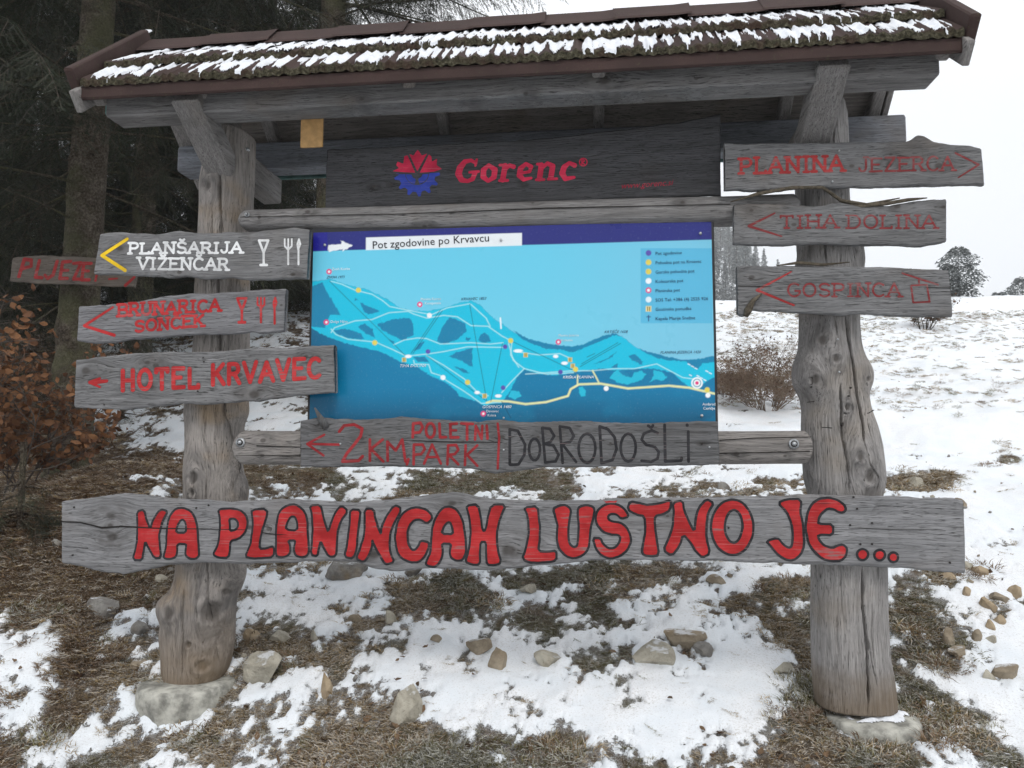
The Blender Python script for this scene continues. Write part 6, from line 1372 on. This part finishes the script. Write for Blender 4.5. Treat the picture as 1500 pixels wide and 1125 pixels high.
# saplings
spruce('spruce_sapling', 'small green spruce seedling in front of the brown beech shrub at far left', xat(45, .75), .75, .62, .40, .06, 51, 2.2, r0=.012, protos=SP[:3], sps=.38, whorl=.07, cat='sapling')
spruce('spruce_sapling', 'small snow-dusted sapling behind the gap between the two upper left signs', xat(197, 6.8), 6.8, 1.15, .55, .1, 52, 2.0, r0=.02, protos=SPF, sps=.6, whorl=.12, cat='sapling')
spruce('juniper_mound', 'low dark green juniper mound on snow behind the two lower left signs', xat(186, 5.0), 5.0, .5, .62, .03, 53, 2.2, r0=.02, protos=[SP[2], SPF[0]], sps=.5, whorl=.06, cat='shrub')
# ------------------------------------------------------------------ beech shrub with last year's leaves
def shrub(name, label, bx, by, stems, Ht, spread, seed, leafp, nleaf, wood_c, lscale=(.6, 1.1), thick=.007, upright=.6, curl=.25):
    rg = np.random.default_rng(seed); zb = float(ground_base(np.array([bx]), np.array([by]))[0]) - .03
    t = thing(name, label, 'shrub', (bx, by, zb)); TW = []; ends = []
    def grow(p, d, L, r, lev):
        pts = [p]; 
        for k in range(5):
            d = d + rg.normal(size=3) * curl * .5 + np.array([0, 0, .04]); d /= np.linalg.norm(d); p = p + d * L / 5; pts.append(p)
            if lev < 3 and k > 0:
                for _ in range(rg.integers(1, 3)):
                    dd = d + rg.normal(size=3) * .75; dd[2] = abs(dd[2]) * .6; grow(p, dd / np.linalg.norm(dd), L * rg.uniform(.35, .6), r * .55, lev + 1)
            if lev >= 1: ends.append((p.copy(), d.copy()))
        TW.append(tube(pts, np.linspace(r, r * .35, 6), 4, False))
    for s in range(stems):
        a = rg.uniform(0, 6.283); q = spread * rg.uniform(.1, 1); d = np.array([math.cos(a) * q, math.sin(a) * q, upright]); grow(np.array([bx + .12 * math.cos(a), by + .12 * math.sin(a), zb]), d / np.linalg.norm(d), Ht * rg.uniform(.6, 1.05), thick, 0)
    V, Fs = join(TW); put('twigs', V, Fs, plain(name + '_twig_bark', wood_c, .85), t, kind='stuff')
    e = [ends[i] for i in rg.integers(0, len(ends), nleaf)]; P = np.array([q[0] + rg.normal(size=3) * .02 for q in e])
    scatter('leaves', P, rg.uniform(-1.6, 1.6, (nleaf, 3)) + [0, 0, 3], rg.uniform(*lscale, nleaf), rg.integers(0, len(leafp), nleaf), leafp, parent=t, kind='stuff')
    return t
shrub('beech_shrub', 'beech shrub hung with dry orange-brown leaves at the left edge', xat(-12, 1.2), 1.2, 9, 1.1, .5, 5, LPR, 1500, (.09, .075, .065), (.8, 1.4), thick=.010)
shrub('beech_shrub', 'sparser beech shrub between the leafy beech and the scarred trunk', xat(52, 1.7), 1.7, 6, .6, .5, 6, LPR, 700, (.09, .07, .065), (.9, 1.5), thick=.007)
seedm = plain('dry_seed_heads', (.14, .09, .065), .9); seedp = [proto('seed_head', *leaf(.010, .03, s + 20), seedm) for s in range(3)]
bx, by, _, _ = hit(1122, 600)
shrub('dry_bush', 'rusty brown leafless bush on the snow left of the right post', bx, by, 46, .66, .95, 7, seedp, 2100, (.20, .15, .11), (.5, 1.2), .0055, .62)
bx, by, _, _ = hit(1066, 590); shrub('dry_bush', 'darker low bush at the right edge of the map panel', bx, by + .3, 20, .38, .9, 8, seedp, 1300, (.12, .085, .07), (.6, 1.3), .005, .6)
bx, by, _, _ = hit(1354, 484); shrub('snowfield_bush', 'tiny dark bush alone on the snowfield right of the lowest right-hand sign', bx, by, 12, .75, .6, 9, seedp, 900, (.06, .05, .035), (1.2, 2.4), .010, .8)
# ------------------------------------------------------------------ sign on the spruce trunk
YT = 2.22
Lt = [[(28, 405, 2.6), (36, 380, 2.6), (46, 381, 2.4), (46, 390, 2.2), (32, 394, 2.2)], [(58, 382, 2.4), (52, 406, 2.4), (62, 407, 2.2)], [(84, 383, 2.4), (78, 403, 2.4), (70, 408, 2.4), (66, 403, 2)], [(104, 383, 2.2), (92, 384, 2.4), (88, 408, 2.4), (99, 408, 2.2)], [(92, 396, 2), (100, 396, 2)], [(108, 386, 2.2), (119, 385, 2.2), (108, 409, 2.2), (118, 409, 2.2)], [(134, 386, 2.2), (123, 386, 2.4), (120, 410, 2.4), (131, 410, 2.2)], [(122, 397, 2), (130, 397, 2)], [(145, 388, 1.8), (140, 411, 1.8)], [(160, 409, 1.4), (172, 408, 1.2)], [(184, 418, 2.2), (197, 406, 1.8)]]
b = board('trail_sign', 'old reddish-brown board with red brush lettering nailed to the spruce trunk', [(18, 377), (60, 374), (120, 376), (180, 380), (203, 383)], [(14, 412), (60, 416), (120, 417), (160, 420), (196, 420)], YT, .03,
          dict(tone=.62, seed=21, warm=.16, stain=.8, stainc=(.11, .075, .05), knots=[(106, 411, 2)]), None, .006)
letter(b, Lt, YT, M['red_faded'], -.0025, .004)
# ------------------------------------------------------------------ distant trees standing in the fog
def far_tree_mesh(seed, H, R, shape='spruce'):
    rg = np.random.default_rng(seed); V = []; Fs = []; n = 3000
    for i in range(n):
        if shape == 'spruce': u = 1 - rg.uniform(0, 1) ** .62; u = max(.03, u); r = R * (1 - u) * (.55 + .45 * (.5 + .5 * math.sin(u * 60 + seed))) * math.sqrt(rg.uniform(.05, 1)) * rg.uniform(.6, 1.2)
        else: u = rg.uniform(.03, 1); r = R * math.sin(math.pi * min(1, (u * .8 + .16))) ** .6 * math.sqrt(rg.uniform(.2, 1)) * (1 + .35 * math.sin(u * 17 + seed) * rg.uniform())
        a = rg.uniform(0, 6.283); c = np.array([r * math.cos(a), r * math.sin(a), u * H - .12 * r]); s = H * (.013 if shape == 'spruce' else .024) * rg.uniform(.6, 1.6)
        d = np.array([math.cos(a), math.sin(a), -.4 + rg.normal() * .3]) * s * 1.5; w = np.array([-math.sin(a), math.cos(a), rg.normal() * .5]) * s * .8; k = len(V)
        V += [c - w, c + w, c + d]; Fs.append([k, k + 1, k + 2])
    me = mesh_np('crown', np.array(V), np.array(Fs), False); me.materials.append(NMHAZE)
    tv, tf = tube([(0, 0, -.3), (0, 0, H * .5), (0, 0, H * .98)], [H * .016, H * .01, H * .002], 6); tm = bpy.data.meshes.new('trunk'); tm.from_pydata(tv.tolist(), [], tf); tm.materials.append(M['bark'])
    return me, tm
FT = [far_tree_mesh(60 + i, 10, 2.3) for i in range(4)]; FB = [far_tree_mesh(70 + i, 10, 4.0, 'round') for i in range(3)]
def far_tree(ms, px, dist, H, label, group=None, rz=0., name='spruce_tree'):
    d = F_ + R_ * ((px - 750) / FPX); d = d[:2] / np.linalg.norm(d[:2]); x, y = CAM[:2] + d * dist; zb = float(gz(np.array([x]), np.array([y]))[0][0]) - .1
    t = thing(name, label, 'tree', (x, y, zb), group); t.scale = (H / 10,) * 3; t.rotation_euler = (0, 0, rz)
    for nm, me in zip(('crown', 'trunk'), ms): o = bpy.data.objects.new(nm, me); COL.objects.link(o); o.parent = t
    return t
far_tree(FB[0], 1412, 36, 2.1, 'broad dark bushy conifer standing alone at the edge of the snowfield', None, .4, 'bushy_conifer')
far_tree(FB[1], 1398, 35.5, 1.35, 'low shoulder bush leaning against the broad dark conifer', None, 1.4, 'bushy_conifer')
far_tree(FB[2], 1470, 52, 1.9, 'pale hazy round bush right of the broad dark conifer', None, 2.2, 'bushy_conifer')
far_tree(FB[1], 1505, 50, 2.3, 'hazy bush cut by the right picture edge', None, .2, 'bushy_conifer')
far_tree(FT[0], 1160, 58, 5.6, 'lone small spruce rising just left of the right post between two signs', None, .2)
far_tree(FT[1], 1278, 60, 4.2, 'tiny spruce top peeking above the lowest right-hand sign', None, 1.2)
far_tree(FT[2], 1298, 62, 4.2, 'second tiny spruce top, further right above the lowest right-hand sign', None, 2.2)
rf = np.random.default_rng(77)
ROWL = {180: 'one of the nearest and darkest spruces in the fog between map and right post', 250: 'one of the dark grey spruces just behind the nearest foggy ones', 350: 'one of the mid-grey spruces halfway up the foggy slope', 460: 'one of the pale grey spruces high on the foggy slope', 590: 'one of the faintest spruces nearly lost in the fog at the top'}
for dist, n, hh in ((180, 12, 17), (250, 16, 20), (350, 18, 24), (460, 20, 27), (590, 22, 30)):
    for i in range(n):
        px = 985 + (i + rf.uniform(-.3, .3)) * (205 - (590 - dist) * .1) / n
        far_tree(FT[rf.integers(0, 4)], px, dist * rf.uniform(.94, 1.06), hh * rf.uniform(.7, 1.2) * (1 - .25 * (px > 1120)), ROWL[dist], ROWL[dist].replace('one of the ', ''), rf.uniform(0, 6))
# ------------------------------------------------------------------ the foggy air
hv = np.array([[sx * 690, sy * 690, z] for z in (-3, 270) for sx in (-1, 1) for sy in (-1, 1)], float)
hf = [[0, 1, 3, 2], [4, 6, 7, 5], [0, 4, 5, 1], [2, 3, 7, 6], [0, 2, 6, 4], [1, 5, 7, 3]]
hm = bpy.data.materials.new('foggy_air'); hm.use_nodes = True; hm.node_tree.nodes.clear()
ho = hm.node_tree.nodes.new('ShaderNodeOutputMaterial'); hp = hm.node_tree.nodes.new('ShaderNodeVolumePrincipled'); hm.node_tree.links.new(hp.outputs[0], ho.inputs['Volume'])
hp.inputs['Color'].default_value = (.95, .96, .98, 1); hp.inputs['Density'].default_value = .0009; hp.inputs['Anisotropy'].default_value = .0
hz = put('haze', hv, hf, hm, None, kind='stuff', smooth=False)
print('script seconds', round(time.time() - T0, 1))
